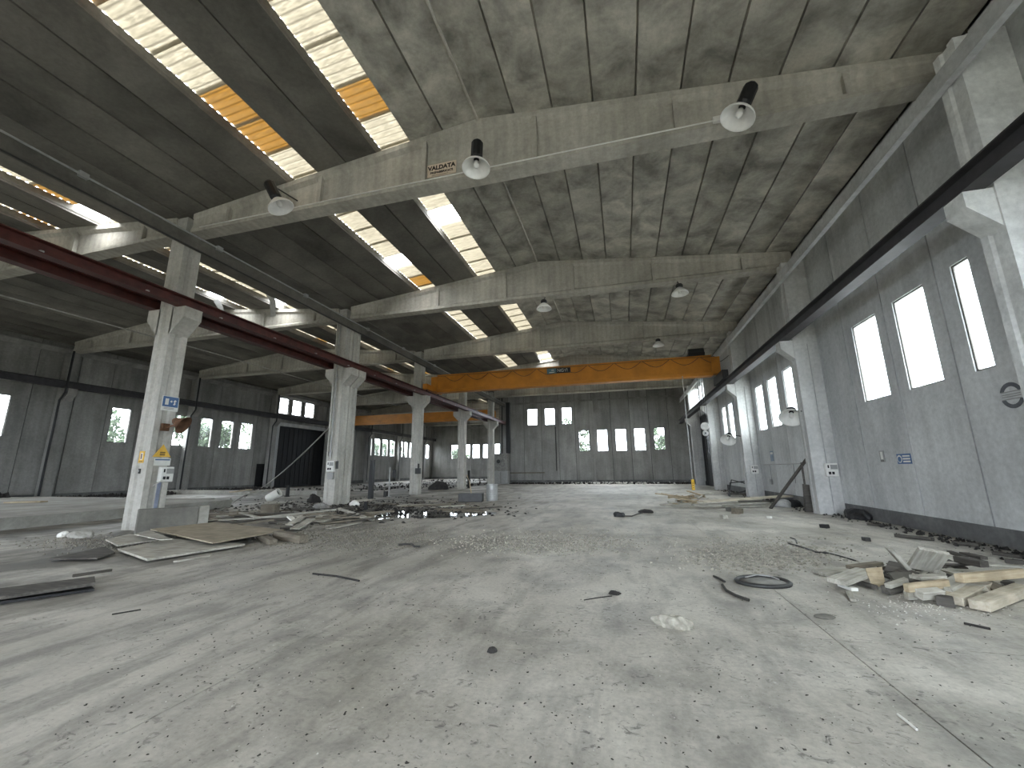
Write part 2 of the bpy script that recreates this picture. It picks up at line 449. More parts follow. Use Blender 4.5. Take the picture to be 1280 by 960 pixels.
WT, WS = 5.82, 3.47
rw = [(9.9, 10.38), (11.25, 12.42), (13.2, 14.45), (19.35, 20.4), (21.3, 22.5), (23.3, 24.5), (27.6, 28.5), (29.5, 30.6), (31.4, 32.4),
      (-13.2, -12.0), (-11.2, -10.0), (-5.0, -3.8), (-3.0, -1.8), (3.0, 4.2), (5.0, 6.2)]
ops_r = [(a, b, WS, WT) for a, b in rw] + [(36.8, 42.0, 0, 6.3)]
up_r = [(35.5, 36.9, 7.35, 9.0), (37.6, 38.9, 7.35, 9.0), (39.2, 40.5, 7.35, 9.0), (40.9, 42.2, 7.35, 9.0)]
seams_r = [-15.7, -13.6, -11.6, -9.6, -7.4, -5.4, -3.4, -1.4, .97, 2.6, 4.6, 6.6, 8.65, 10.82, 12.83, 14.95, 17.1, 18.85, 20.85, 22.9, 24.95, 27.05, 29.0, 31.0, 33.1, 35.2, 37.25, 39.05, 40.7, 42.5, 44.6, YB]
wall('wall_right', fr_right, seams_r, lambda u: 10.15, ops_r + up_r, M['wall'])
for o in ops_r[:-1]: window(fr_right, o, fog=True)
for o in up_r: window(fr_right, o, bars=(2, 4))

# left wall: openings
lw = [(14.35, 15.42), (20.5, 21.7), (22.7, 23.9), (24.85, 26.0), (26.98, 28.08), (28.93, 30.12), (30.9, 32.2)]
lwf = [(51.0, 52.3), (52.99, 54.44), (54.98, 56.53), (57.1, 58.51), (60.1, 61.13), (61.5, 62.6), (63.3, 64.8), (69.3, 70.6)]
lws = [(-12, -10.8), (-4, -2.8), (2.2, 3.4), (6.4, 7.6), (10.3, 11.4)]
ops_l = [(a, b, 3.77, 6.23) for a, b in lw + lwf + lws] + [(35.35, 43.2, 0, 6.38), (33.1, 34.35, 0, 2.4)]
up_l = [(35.15, 36.35, 7.72, 9.68), (36.95, 38.25, 7.74, 9.74), (38.85, 40.25, 7.76, 9.76)]
seams_l = [-15.7, -11, -7.4, -3, .97, 4.6, 8.6, 10.1, 12.2, 14.1, 16.2, 18.3, 20.2, 22.2, 24.4, 26.5, 28.5, 30.5, 32.6, 34.7, 36.65, 38.55, 40.6, 42.6, 43.6, 46, 48.5, 50.7, 52.65, 54.7, 56.8, 59.2, 61.3, 63, 65.5, 67.6, 69.0, 71, YLB]
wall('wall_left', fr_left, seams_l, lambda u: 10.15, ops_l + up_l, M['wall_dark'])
for o in ops_l[:-2]: window(fr_left, o, fog=False)
for o in up_l: window(fr_left, o, bars=(1, 3))

# back wall of the right nave
bk_lo = [(-4.75, -3.6), (-2.72, -1.6), (-.72, .42), (1.28, 2.42), (3.3, 4.42)]
bk_hi = [(-10.7, -9.5), (-8.62, -7.45), (-6.62, -5.5)]
ops_b = [(a, b, 3.5, 5.88) for a, b in bk_lo] + [(a, b, 6.65, 8.57) for a, b in bk_hi]
seams_b = [-14.15, -13.1, -11.15, -9.05, -7.05, -5.15, -3.2, -1.15, .9, 2.9, 4.9, 7.3]
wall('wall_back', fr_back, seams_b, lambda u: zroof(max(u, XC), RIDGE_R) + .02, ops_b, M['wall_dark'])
for i, o in enumerate(ops_b): window(fr_back, o, fog=i == 3, broken=i in (6, 7))

# end wall of the left nave, the party wall, the unseen wall behind the photographer
bl = [(-31.15, -29.6), (-28.3, -27.4), (-26.9, -25.6), (-24.85, -23.9), (-22.65, -21.6), (-19.9, -18.8), (-17.8, -16.7)]
ops_lb = [(a, b, 3.7, 6.2) for a, b in bl]
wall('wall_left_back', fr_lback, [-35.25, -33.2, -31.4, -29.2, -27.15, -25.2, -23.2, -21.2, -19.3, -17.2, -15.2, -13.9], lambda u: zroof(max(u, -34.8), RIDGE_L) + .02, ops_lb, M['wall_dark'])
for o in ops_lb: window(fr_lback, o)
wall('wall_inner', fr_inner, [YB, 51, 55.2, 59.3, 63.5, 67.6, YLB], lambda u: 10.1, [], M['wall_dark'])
ops_f = [(-11.5, -5.5, 0, 5.6), (-1.5, 5.5, 0, 5.6), (-30, -22, 0, 5.6)]  # open gates out of view, added to let daylight in
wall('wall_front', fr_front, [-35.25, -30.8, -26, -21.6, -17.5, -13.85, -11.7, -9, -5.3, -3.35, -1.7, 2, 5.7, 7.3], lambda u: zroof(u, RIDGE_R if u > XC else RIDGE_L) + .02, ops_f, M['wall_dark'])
for a, b, c, d in ops_f: portal(((a + b) / 2, YF - .1, (c + d) / 2), b - a, d - c, (0, 1, 0))

# doors
def door(n, frame, o, leaves, ribs, mat, d=.12):
    root = structure(empty('door_%d' % n)); u0, u1, z0, z1 = o
    for i in range(leaves):
        a = u0 + (u1 - u0) * i / leaves; b = u0 + (u1 - u0) * (i + 1) / leaves
        mb = MB()
        def bx(a, b, c, d_, e, f):
            mb.add([frame(u, dd, z) for z in (c, d_) for dd in (e, f) for u in (a, b)], [(0, 2, 3, 1), (4, 5, 7, 6), (0, 1, 5, 4), (2, 6, 7, 3), (0, 4, 6, 2), (1, 3, 7, 5)])
        bx(a + .01, b - .01, z0, z1, d, d + .05)
        lf = mb.build('door_leaf', mat, root)
        for k in range(ribs):
            mb = MB(); u = a + (b - a) * (k + .5) / ribs; bx(u - .03, u + .03, z0 + .1, z1 - .1, d - .03, d); mb.build('door_rib', mat, lf)
    return root
M['door'] = plain('black_door_steel', (.008, .008, .009), .6, var=.3)
door(1, fr_right, ops_r[-1], 2, 4, M['door'])
door(2, fr_left, ops_l[-2], 3, 4, M['door'])
door(3, fr_left, ops_l[-1], 1, 2, M['door'])

# eaves ledges, door surrounds
def trim(name, mb, mat): return structure(mb.build(name, mat))
ec = thing('eaves_channel', 'pale channel running under the roof above the right wall columns', 'channel', (0, 0, 0))
MB().prism([(6.24, 8.53), (6.30, 8.53), (6.30, 8.91), (6.22, 8.91)], YF, YB - .2, 'y').build('channel_web', M['wall'], ec)
MB().prism([(6.16, 8.50), (6.30, 8.50), (6.30, 8.53), (6.16, 8.53)], YF, YB - .2, 'y').build('channel_lip', M['wall'], ec)
trim('trim_2', MB().prism([(XL - .02, 9.32), (XL + .2, 9.62), (XL + .2, 9.68), (XL - .02, 9.70)], YF, YLB, 'y'), M['wall_dark'])
trim('trim_6', MB().box(XL - .22, XL + .2, YF, YLB, 9.98, 10.4), M['slab_dark'])
trim('trim_7', MB().box(XR - .0, XR + .22, YF, YB, 10.0, 10.4), M['slab_dark'])
trim('trim_3', MB().box(-13.8, XR, YB - .12, YB + .02, 9.2, 9.38), M['wall_dark'])
trim('trim_4', MB().box(-34.9, -13.9, YLB - .12, YLB + .02, 9.2, 9.38), M['wall_dark'])
mb = MB()
for u0, u1, z0, z1 in ((35.0, 35.35, 0, 6.38), (43.2, 43.5, 0, 6.38), (35.0, 43.5, 6.38, 6.75)):
    mb.box(XL - .02, XL + .12, u0, u1, z0, z1)
trim('trim_5', mb, M['wall'])

# ---- ceiling: rows of slabs, glazed strips of corrugated sheets
def slab_mesh(mat, length):
    w = MOD / 2
    prof = [(-w + .022, 0), (w - .022, 0), (w - .022, .05), (w + .003, .09), (w + .003, .30), (-w - .003, .30), (-w - .003, .09), (-w + .022, .05)]
    o = MB().prism(prof, -length / 2, length / 2, 'y').build('roof_slab', mat)
    return o
def sheet_mesh(mat, ly):
    n = 24; vs = []; fs = []; w = MOD / 2 + .06; waves = 5.5
    for i in range(n * 2 + 1):
        y = -ly / 2 - .03 + (ly + .06) * i / (n * 2); z = .032 * math.cos(2 * math.pi * waves * i / (n * 2))
        vs += [(-w, y, z), (w, y, z)]
    for i in range(n * 2): fs.append((2 * i, 2 * i + 1, 2 * i + 3, 2 * i + 2))
    o = MB().add(vs, fs).build('corrugated_sheet', mat, smooth=True); return o
ceil_objs = []
NSH = 8
proto_sheets = {k: sheet_mesh(M['sheet_' + k], BAY / NSH) for k in ('white', 'yellow')}
# which sheets have yellowed or are gone, by strip (ridge side, column) and bay index
special = {('R', -6, 2): 'wwywwyyw', ('R', -3, 2): 'wwwywwyw'.replace('www', 'www'), ('R', -6, 3): 'wwwwwhwy', ('R', -3, 3): 'wwwhwwww',
           ('R', -6, 4): 'wwwwwwww', ('R', -3, 4): 'wyyywwww', ('L', 6, 2): 'wwwwwwyh', ('L', 3, 2): 'wwwwwwwy', ('L', 6, 3): 'wwywwwwh', ('L', 3, 3): 'wywwwwhw',
           ('R', -6, 1): 'whwwywhw', ('R', -3, 1): 'hwywwwhw', ('R', -6, 0): 'whwyhwww', ('R', -3, 0): 'wwhwwywh'}  # unseen gaps behind the camera, added to drop daylight on the near floor
portals_roof = []
def make_ceiling(side, ridge, ys_, strips, dark):
    root = structure(empty('ceiling'))
    cache = {}
    for b in range(len(ys_) - 1):
        ya, yb = ys_[b], ys_[b + 1]; L = yb - ya; ym = (ya + yb) / 2
        for k in range(-10, 10):
            xc = ridge + (k + .5) * MOD; ang = math.atan(SLOPE) * (1 if k < 0 else -1)
            z = zroof(xc, ridge)
            rot = (0, -ang, 0)
            if k in strips and L > 8:
                sk = empty('skylight', (0, 0, 0), 0, root)
                code = special.get((side, k, b), None) or ''.join(random.choice('wwwwwwwyyh' if b < 6 else 'wwwwy') for _ in range(NSH))
                hole = 0
                for s in range(NSH):
                    ysn = ya + L * (s + .5) / NSH; ch = code[s]
                    if ch == 'h':
                        portal((xc, ysn, z + .36), MOD, L / NSH, (0, 0, -1)); continue
                    c = copy_part(proto_sheets['yellow' if ch == 'y' else 'white'], sk, (xc, ysn, z + .322 + (.006 if s % 2 else 0)), rot)
                    if ch == 'y': c['label'] = 'yellowed corrugated sheet'
                # flashing kerbs beside the strip
                continue
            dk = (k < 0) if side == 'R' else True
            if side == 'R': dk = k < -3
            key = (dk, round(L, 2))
            if key not in cache:
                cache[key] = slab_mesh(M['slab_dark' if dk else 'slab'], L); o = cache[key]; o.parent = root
            else: o = copy_part(cache[key], root)
            o.location = (xc, ym, z + random.uniform(-.008, .008)); o.rotation_euler = rot
    return root
yr = [y for y in beam_y if y < YB] + [YB + .2]
yl = [y for y in beam_y if y < YLB] + [YLB + .2]
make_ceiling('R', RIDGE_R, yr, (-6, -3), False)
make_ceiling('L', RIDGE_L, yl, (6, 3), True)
for o in proto_sheets.values(): bpy.data.objects.remove(o)
# double-pipe run along the ridge joint
r_ = tag(MB().tube([(RIDGE_R + .0, .97, ZRIDGE - .05), (RIDGE_R, YB, ZRIDGE - .05)], .035, 8).build('ridge_conduit', M['beam']),
         'pale straight conduit running along the ridge joint of the near roof', 'pipe')

# ---- roof beams
def make_beam(xa, xb, ridge):
    """variable-depth I beam in local x; origin at column side on the beam axis"""
    root = empty('roof_beam')
    sts = [xa, xa + .9, xa + 1.2] + [xa + 1.2 + (xb - xa - 2.4) * i / 10 for i in range(1, 10)] + [xb - 1.2, xb - .9, xb]
    sts = sorted(set(sts + [ridge]))
    vs = []; fs = []
    for x in sts:
        zt = zroof(x, ridge) - .004
        end = min(x - xa, xb - x) < 1.0
        hw = .19 if end else .10
        prof = [(-.24, ZB), (.24, ZB), (.24, ZB + .12), (hw, ZB + .24), (hw, zt - .26 if not end else zt - .2), (.22, zt - .16), (.22, zt), (-.22, zt), (-.22, zt - .16), (-hw, zt - .26 if not end else zt - .2), (-hw, ZB + .24), (-.24, ZB + .12)]
        vs += [(x, y, z) for y, z in prof]
    n = 12
    for i in range(len(sts) - 1):
        for k in range(n):
            fs.append((i * n + k, i * n + (k + 1) % n, (i + 1) * n + (k + 1) % n, (i + 1) * n + k))
    fs.append(tuple(range(n))); fs.append(tuple(len(vs) - n + k for k in reversed(range(n))))
    MB().add(vs, fs).build('beam_body', M['beam'], root)
    for dx in (-8.6, -5.1, -1.6, 1.6, 5.1, 8.6):
        x = ridge + dx
        if x < xa + .6 or x > xb - .6: continue
        zt = zroof(x, ridge)
        for s in (-1, 1):
            MB().prism([(s * .09, ZB + .13), (s * .23, ZB + .13), (s * .21, zt - .1), (s * .09, zt - .1)], x - .06, x + .06, 'x').build('stiffener', M['beam'], root)
    return root
ordw = ['first', 'second', 'third', 'fourth', 'fifth', 'sixth', 'seventh', 'eighth', 'ninth', 'tenth', 'eleventh']
beams_r = {}
pr = make_beam(-13.42, 7.0, RIDGE_R); pl = make_beam(-34.4, -14.18, RIDGE_L)
first_r = first_l = True
for i, y in enumerate(beam_y):
    for side, p in (('R', pr), ('L', pl)):
        if side == 'R' and y > YB - 1: continue
        if y < YF + 1: continue
        if side == 'R':
            o = p if first_r else copy_tree(p); first_r = False
        else:
            o = p if first_l else copy_tree(p); first_l = False
        o.location = (0, y, 0)
        k = i - 3
        if side == 'R':
            lab = {0: 'pitched concrete roof beam nearest the camera, carrying the VALDATA plate'}.get(k)
            if lab is None: lab = ('pitched concrete roof beam over the right hall, %s counted from the camera' % ordw[k]) if k > 0 else 'pitched concrete roof beam over the right hall behind the camera, number %s back' % ordw[-k - 1]
        else:
            lab = ('pitched concrete roof beam over the left hall beyond the columns, %s counted from the camera' % ordw[k]) if k >= 0 else 'pitched concrete roof beam over the left hall behind the camera, %s back' % ordw[-k - 1]
        tag(o, lab, 'beam', 'pitched concrete roof beams')

# ---- column row between the halls
CX0, CX1 = -14.12, -13.52
def column_mesh(root, w0, w1, d0, d1, zt, mat, groove='y'):
    """H-like shaft with shallow recess on the two long faces"""
    g = .05; a = (w1 - w0) * .3; b = (d1 - d0) * .3
    poly = [(w0, d0), (w0 + a, d0), (w0 + a + g, d0 + g), (w1 - a - g, d0 + g), (w1 - a, d0), (w1, d0),
            (w1, d0 + b), (w1 - g, d0 + b + g), (w1 - g, d1 - b - g), (w1, d1 - b), (w1, d1), (w1 - a, d1), (w1 - a - g, d1 - g), (w0 + a + g, d1 - g), (w0 + a, d1), (w0, d1),
            (w0, d1 - b), (w0 + g, d1 - b - g), (w0 + g, d0 + b + g), (w0, d0 + b)]
    return MB().prism(poly, 0, zt, 'z').build('column_shaft', mat, root)
col_labels = ['pale concrete column nearest on the left, with exit sign and yellow warning triangle', 'double pale concrete column with switch boxes and downpipe, second on the left row',
              'pale concrete column, third in the row between the halls', 'slim concrete column, fourth in the row between the halls', 'slim concrete column farthest in the row, in front of the grey machine']
for k in range(-2, 5):
    y = Y0 + BAY * k
    lab = col_labels[k] if k >= 0 else 'concrete column of the middle row behind the camera, %s back' % ordw[-k - 1]
    root = thing('concrete_column', lab, 'column', (0, y, 0), 0, 'columns of the middle row')
    twin = (k == 1)
    d = .28
    if twin:
        column_mesh(root, CX0, CX1, -.30, .28, ZB - .012, M['column'])
        column_mesh(root, CX0, CX1, .34, .92, ZB - .012, M['column'])
    else:
        column_mesh(root, CX0, CX1, -d, d, ZB - .012, M['column'])
    for (a, b) in (((-.30, .28), (.34, .92)) if twin else ((-d, d),)):
        for s in (1, -1):
            xf = CX1 if s > 0 else CX0
            prof = [(xf - s * .05, 6.76), (xf + s * .48, 6.76), (xf + s * .48, 6.40), (xf - s * .05, 5.85)]
            MB().prism(prof, a, b, 'y').build('corbel', M['column'], root)
    # head between the beam ends
    MB().box(-14.05, -13.6, -.26, .26, ZB - .012, 10.0).build('column_head', M['column'], root)

# ---- right wall columns
rc_lab = {0: 'concrete wall column with bright light put into its colour at the right edge of the picture', 1: 'concrete wall column with white switch box, first fully visible on the right', 2: 'bright concrete wall column, second fully visible on the right',
          3: 'concrete wall column beside the black doorway on the right', 4: 'concrete wall column in the far right corner beyond the black doorway'}
M['wall_col'] = concrete('wall_column_concrete', (.62, .62, .60), (.46, .46, .45), streak=.3, scale=.9, contrast=.8)
M['col_lit'] = concrete('lit_column_concrete', (.85, .86, .84), (.66, .67, .66), streak=.25, scale=1.5, streak_axis=0)  # bright light on the nearest wall column put into a paler colour
YR0 = 8.62                                # right wall columns stand a little nearer than the row's
for k in range(-2, 5):
    y = YR0 + BAY * k - (.40 if k == 0 else 0)
    root = thing('wall_column', rc_lab.get(k, 'concrete wall column behind the camera on the right, %s back' % ordw[-k - 1]), 'column', (0, y, 0), 0, 'columns along the right wall')
    wm = M['col_lit'] if k == 0 else M['wall_col']
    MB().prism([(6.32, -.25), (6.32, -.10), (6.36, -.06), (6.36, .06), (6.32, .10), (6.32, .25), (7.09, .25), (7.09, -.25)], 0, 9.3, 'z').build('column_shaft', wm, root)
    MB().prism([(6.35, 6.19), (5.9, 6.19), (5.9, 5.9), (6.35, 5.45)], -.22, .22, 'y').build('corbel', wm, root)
    MB().tube([(6.75, -.275, .1), (6.75, -.275, 6.0)], .014, 6).build('conduit', M['galv'], root)
for k in range(0, 8):
    y = Y0 + BAY * k
    root = thing('wall_column', 'dark concrete pilaster on the left wall, %s counted from the camera' % ordw[k], 'column', (0, y, 0), 0, 'pilasters along the left wall')
    MB().box(-34.98, -34.45, -.27, .27, 0, 9.38).build('column_shaft', M['wall_dark'], root)
    MB().prism([(-34.5, 6.975), (-34.0, 6.975), (-34.0, 6.65), (-34.5, 6.15)], -.24, .24, 'y').build('corbel', M['wall_dark'], root)
    MB().tube([(-34.4, -.36, .3), (-34.4, -.36, 6.2), (-34.0, -.36, 6.7), (-34.0, -.36, 9.4)], .06, 8).build('downpipe', M['black'], root)

# ---- crane rails
def rail(name, xc, z0, z1, ya, yb, mat, label, web=.04, fl=.15):
    root = thing(name, label, 'rail', (xc, 0, 0))
    MB().prism([(-fl, z0), (fl, z0), (fl, z0 + .03), (web, z0 + .05), (web, z1 - .05), (fl, z1 - .03), (fl, z1), (-fl, z1), (-fl, z1 - .03), (-web, z1 - .05), (-web, z0 + .05), (-fl, z0 + .03)], ya, yb, 'y').build('rail_girder', mat, root)
    MB().box(-.03, .03, ya, yb, z1, z1 + .05).build('rail_head', M['dark_metal'], root)
    return root
rl = rail('crane_rail', -13.25, 6.765, 7.10, YF, YB - .3, M['rail_red'], 'dark red crane rail girder on the near side of the column row')
for k in range(-2, 12):
    for j in (0,):
        yb_ = 1.7 + k * 2.3 + 4
        MB().tube([(.10, yb_, 6.80), (.10, yb_, 6.84)], .05, 8).build('bolt_plate', M['galv'], rl)
rail('crane_rail', -14.39, 6.765, 7.10, YF, YLB - .3, M['rail_red'], 'dark red crane rail girder on the far side of the column row')
rail('crane_rail', 6.06, 6.2, 6.58, YF, YB - .3, M['rail_dark'], 'dark crane rail girder along the right wall', fl=.17)
rail('crane_rail', -34.2, 6.98, 7.40, YF, YLB - .3, M['rail_dark'], 'black crane rail girder along the left wall')

# valley channel and conduit along the column row
g = thing('valley_channel', 'long grey channel hung under the roof along the column row', 'channel', (0, 0, 0))
MB().prism([(-13.5, 8.92), (-13.40, 8.92), (-13.40, 9.33), (-13.5, 9.33)], YF, YB - .3, 'y').build('channel_web', M['slab_dark'], g)
MB().tube([(-13.36, YF, 8.90), (-13.36, YB - .3, 8.90)], .025, 6).build('lower_cable', M['cable'], g)
MB().tube([(-13.35, YF, 9.34), (-13.35, YB - .3, 9.34)], .028, 8).build('conduit', M['galv'], g)
for y in (-8, 0, 6.2, 10.05, 14.2, 18.9, 22.8, 27.4, 36):
    MB().box(-13.40, -13.30, y - .1, y + .1, 9.27, 9.42).build('junction_box', M['grey_plastic'], g)

# ---- bridge cranes
def crane(name, label, xa, xb, Y, zb, zt, mat, zl, zrr):
    root = thing(name, label, 'crane', (0, Y, 0))
    MB().box(xa + .45, xb - .45, -.22, .22, zb + .22, zt).build('girder', mat, root)
    MB().box(xa + .45, xb - .45, -.30, .30, zb, zb + .2).build('lower_flange', mat, root)
    MB().box(xa + .45, xb - .45, -.26, .26, zt, zt + .04).build('top_plate', mat, root)
    for x, zr in ((xa, zl), (xb, zrr)):
        MB().box(x - .16, x + .16, -1.25, 1.25, zr + .06, max(zr + .45, zb + .1)).build('end_carriage', mat if x == xa else M['dark_metal'], root)
        MB().box(min(x, x + (.5 if x == xa else -.5)), max(x, x + (.5 if x == xa else -.5)), -.3, .3, zb + .1, zt - .1).build('girder_end', mat, root)
        for q in (-1, 1):
            Mx = Matrix.Translation((x, q * .95, zr + .10)) @ Matrix.Rotation(R(90), 4, 'Y')
            MB().lathe([(0, -.05), (.095, -.05), (.095, .05), (0, .05)], 14, Mx).build('wheel', M['dark_metal'], root)
    return root
Yc = 27.0
cr = crane('bridge_crane', 'orange bridge crane spanning the right hall, with blue sign plate', -13.25, 6.06, Yc, 7.12, 8.38, M['orange'], 7.155, 6.64)
# festoon cable loops on the near face
for i in range(11):
    xa = -12.2 + i * 1.72; pts = []
    for j in range(9):
        t = j / 8; pts.append((xa + 1.6 * t, -.27, 8.30 - .42 * math.sin(math.pi * t)))
    MB().tube(pts, .016, 5).build('festoon_cable', M['cable'], cr)
MB().tube([(-12.7, -.27, 8.31), (5.8, -.27, 8.31)], .014, 5).build('cable_wire', M['dark_metal'], cr)
# sign plate: blue-green left half, dark half, pale letters
p0 = AY(684, 472, Yc - .25); p1 = AY(713, 461, Yc - .25)
zs0, zs1 = 7.93, 8.28
sg = MB().box(p0.x, p1.x, -.255, -.225, zs0, zs1).build('sign_plate', M['black'], cr)
xm = p0.x + (p1.x - p0.x) * .40
M['teal'] = plain('sign_teal', (.10, .20, .24), .5)
MB().box(p0.x, xm, -.262, -.255, zs0, zs1).build('sign_field', M['teal'], sg)
Rx = Matrix.Rotation(R(90), 4, 'X')
text('sign_letters', 'NGYI', .30, M['sign_white'], Matrix.Translation((p0.x + (p1.x - p0.x) * .66, -.266, (zs0 + zs1) / 2)) @ Rx, sg)
MB().box(p0.x + .15, xm - .1, -.268, -.262, zs0 + .05, zs0 + .11).build('sign_bar', M['sign_white'], sg)
MB().box(p0.x + .3, xm - .15, -.268, -.262, zs0 + .2, zs0 + .25).build('sign_bar', M['sign_white'], sg)
# hoist trolley with hanging hook block, pendant control
tx = AY(870, 443, Yc).x
MB().box(tx - .5, tx + .45, -.35, .35, 8.43, 8.62).build('trolley', M['black'], cr)
MB().lathe([(0, -.45), (.22, -.45), (.22, .45), (0, .45)], 14, Matrix.Translation((tx, 0, 8.74)) @ Matrix.Rotation(R(90), 4, 'Y')).build('hoist_drum', M['dark_metal'], cr)
hp = AY(881, 533, Yc + .5)
hk = MB().lathe([(0, -.06), (.23, -.06), (.25, 0), (.23, .06), (0, .06)], 18, Matrix.Translation((hp.x, .5, hp.z)) @ Matrix.Rotation(R(90), 4, 'X')).build('hook_block', M['white_paint'], cr, smooth=False)
MB().lathe([(.06, -.04), (.17, -.05), (.18, 0), (.17, .05), (.06, .04)], 16, Matrix.Translation((hp.x, .5, hp.z - .42)) @ Matrix.Rotation(R(90), 4, 'X')).build('hook_ring', M['white_paint'], hk)
for dx in (-.2, -.08, .08, .2):
    MB().tube([(hp.x + dx, .5, hp.z + .1), (hp.x + dx * .8, .3, 7.1)], .012, 5).build('hoist_rope', M['dark_metal'], hk)
pp = AY(864, 598, Yc)
MB().tube([(pp.x, -.45, .9), (pp.x, -.45, 7.15)], .028, 6).build('pendant_cable', M['galv'], cr)
pb = MB().box(pp.x - .08, pp.x + .08, -.52, -.38, .32, .92).build('pendant_control', M['yellow'], cr, bevel=.02)
for z in (.45, .58, .71):
    MB().tube([(pp.x, -.52, z), (pp.x, -.55, z)], .03, 8).build('push_button', M['black'], pb)
crane('bridge_crane', 'orange bridge crane in the left hall, seen behind the columns', -34.2, -14.39, 46.0, 7.4, 8.55, M['orange'], 7.46, 7.155)

# ---- industrial lamps on the beams and columns
def lamp(label, loc, tilt=(0, 0, 0), s=1.0, arm=None, group='bell lamps under the roof beams', hh=.82, anchor=None):
    root = thing('industrial_lamp', label, 'lamp', loc, 0, group); root.rotation_euler = tilt; root.scale = (s, s, s)
    MB().lathe([(.07, .26), (.10, .22), (.20, .14), (.31, .03), (.335, -.02), (.345, -.02), (.345, 0), (.32, .05), (.21, .165), (.12, .25), (.07, .28)], 24).build('reflector', M['white_paint'], root, smooth=True)
    MB().lathe([(0, hh), (.11, hh), (.15, hh - .06), (.15, .33), (.11, .26), (0, .26)], 10).build('housing', M['black'], root)
    MB().lathe([(0, -.0), (.05, .02), (.07, .1), (.05, .2), (0, .22)], 12).build('bulb', M['white_paint'], root, smooth=True)
    if anchor:
        Mi = (Matrix.Translation(loc) @ Euler(tilt).to_matrix().to_4x4() @ Matrix.Diagonal((s, s, s, 1))).inverted()
        MB().tube([(0, 0, hh - .05), Mi @ Vector(anchor)], .022, 6).build('bracket', M['dark_metal'], root)
    return root
for (px, py, lab, tl, k) in ((922, 147, 'white bell lamp with black housing on the nearest beam, right of three', (R(-2), R(26), 0), 0), (595, 210, 'white bell lamp beside the VALDATA plate on the nearest beam', (R(-6), 0, 0), 0),
                             (351, 259, 'bell lamp tilted away on the nearest beam, left of three', (R(14), R(-24), 0), 0)):
    p = AY(px, py, 8.62)
    lamp(lab, (p.x, 8.62, p.z), tl, 1.05, anchor=(p.x, Y0 - .07, p.z + .62))
for (px, py, lab, Yq) in ((850, 367, 'pale disc lamp on the second roof beam, right of two', 17.2), (680, 386, 'pale disc lamp on the second roof beam, left of two', 17.2), (823, 432, 'pale disc lamp on the third roof beam', 25.6)):
    p = AY(px, py, Yq); lamp(lab, (p.x, Yq, p.z), (0, 0, 0), 1.0, hh=.42, anchor=(p.x, Yq + .38, ZB + .03))
for (px, py, lab, Yq) in ((989, 522, 'white disc lamp on an arm in front of the right windows, nearer of two', 17.6), (910, 550, 'white disc lamp on an arm in front of the right windows, farther of two', 26.0)):
    p = AY(px, py, Yq); lamp(lab, (p.x, Yq, p.z), (R(-38), R(24), 0), 1.2, group='disc lamps on the right wall columns', hh=.42, anchor=(6.36, YR0 + BAY * (1 if Yq < 20 else 2), p.z + .15))
p = AX(208, 534, CX1)
rt = thing('lamp_arm', 'rusty hooded lamp on a short arm on the nearest left column', 'lamp', (0, 0, 0))
a0 = Vector((-13.46, 9.3, p.z - .02)); a1 = Vector((-13.0, 9.32, p.z + .06))
MB().box(-13.51, -13.42, 9.2, 9.4, p.z - .12, p.z + .10).build('bracket', M['rust'], rt)
MB().tube([a0, a1], .025, 6).build('arm', M['rust'], rt)
MB().lathe([(.04, .28), (.09, .22), (.14, .1), (.27, -.05), (.28, -.05), (.15, .12), (.1, .25), (.04, .31)], 18, Matrix.Translation(a1 + Vector((.12, .05, .0))) @ Euler((R(20), R(-60), 0)).to_matrix().to_4x4()).build('hood', M['rust'], rt, smooth=True)

# VALDATA plate and the white conduit on the nearest beam
yf = Y0 - .10 - .012
pl_ = thing('name_plate', 'paper coloured VALDATA name plate on the nearest roof beam', 'sign', (0, yf, 0))
q0 = AY(546, 228, yf); q1 = AY(576, 212, yf)
cz = (AY(546, 219, yf).z + AY(576, 216, yf).z) / 2; cxp = (q0.x + q1.x) / 2 - .22; cz += .20
MB().box(cxp - .44, cxp + .44, -.012, .008, cz - .20, cz + .20).build('plate', M['sign_paper'], pl_)
text('lettering', 'VALDATA', .185, M['sign_ink'], Matrix.Translation((cxp, -.014, cz + .07)) @ Rx, pl_, off=.008)
text('lettering', 'PREFABBRICATI', .10, M['sign_ink'], Matrix.Translation((cxp, -.014, cz - .08)) @ Rx, pl_, off=.003)
MB().box(-.3 + cxp, .2 + cxp, -.015, -.011, cz - .165, cz - .155).build('underline', M['sign_ink'], pl_)
cdt = thing('beam_conduit', 'thin white conduit with junction boxes along the foot of the nearest beam', 'pipe', (0, Y0 - .27, 0))
MB().tube([(-13.0, 0, ZB + .10), (2.55, 0, ZB + .10)], .018, 6).build('conduit', M['white_plastic'], cdt)
for x in (-3.55, 2.6): MB().box(x - .10, x + .10, -.05, .06, ZB + .04, ZB + .17).build('junction_box', M['white_plastic'], cdt)

# ---- signs and boxes on the nearest left column (front faces -Y)
yc = Y0 - .28 - .004
def on_col(name, label, cat, px0, py0, px1, py1, mat, th=.012, Y=yc):
    a = AY(px0, py0, Y); b = AY(px1, py1, Y)
    x0, x1 = min(a.x, b.x), max(a.x, b.x); z0, z1 = min(a.z, b.z), max(a.z, b.z)
    o = thing(name, label, cat, ((x0 + x1) / 2, Y, (z0 + z1) / 2))
    return o, (x1 - x0) / 2, (z1 - z0) / 2
def placard(name, label, cat, x, Y, z, hw, hz, mat, th=.012):
    o = thing(name, label, cat, (x, Y, z)); MB().box(-hw, hw, -th, 0, -hz, hz).build('plate', mat, o); return o
xr_ = CX1 - .21
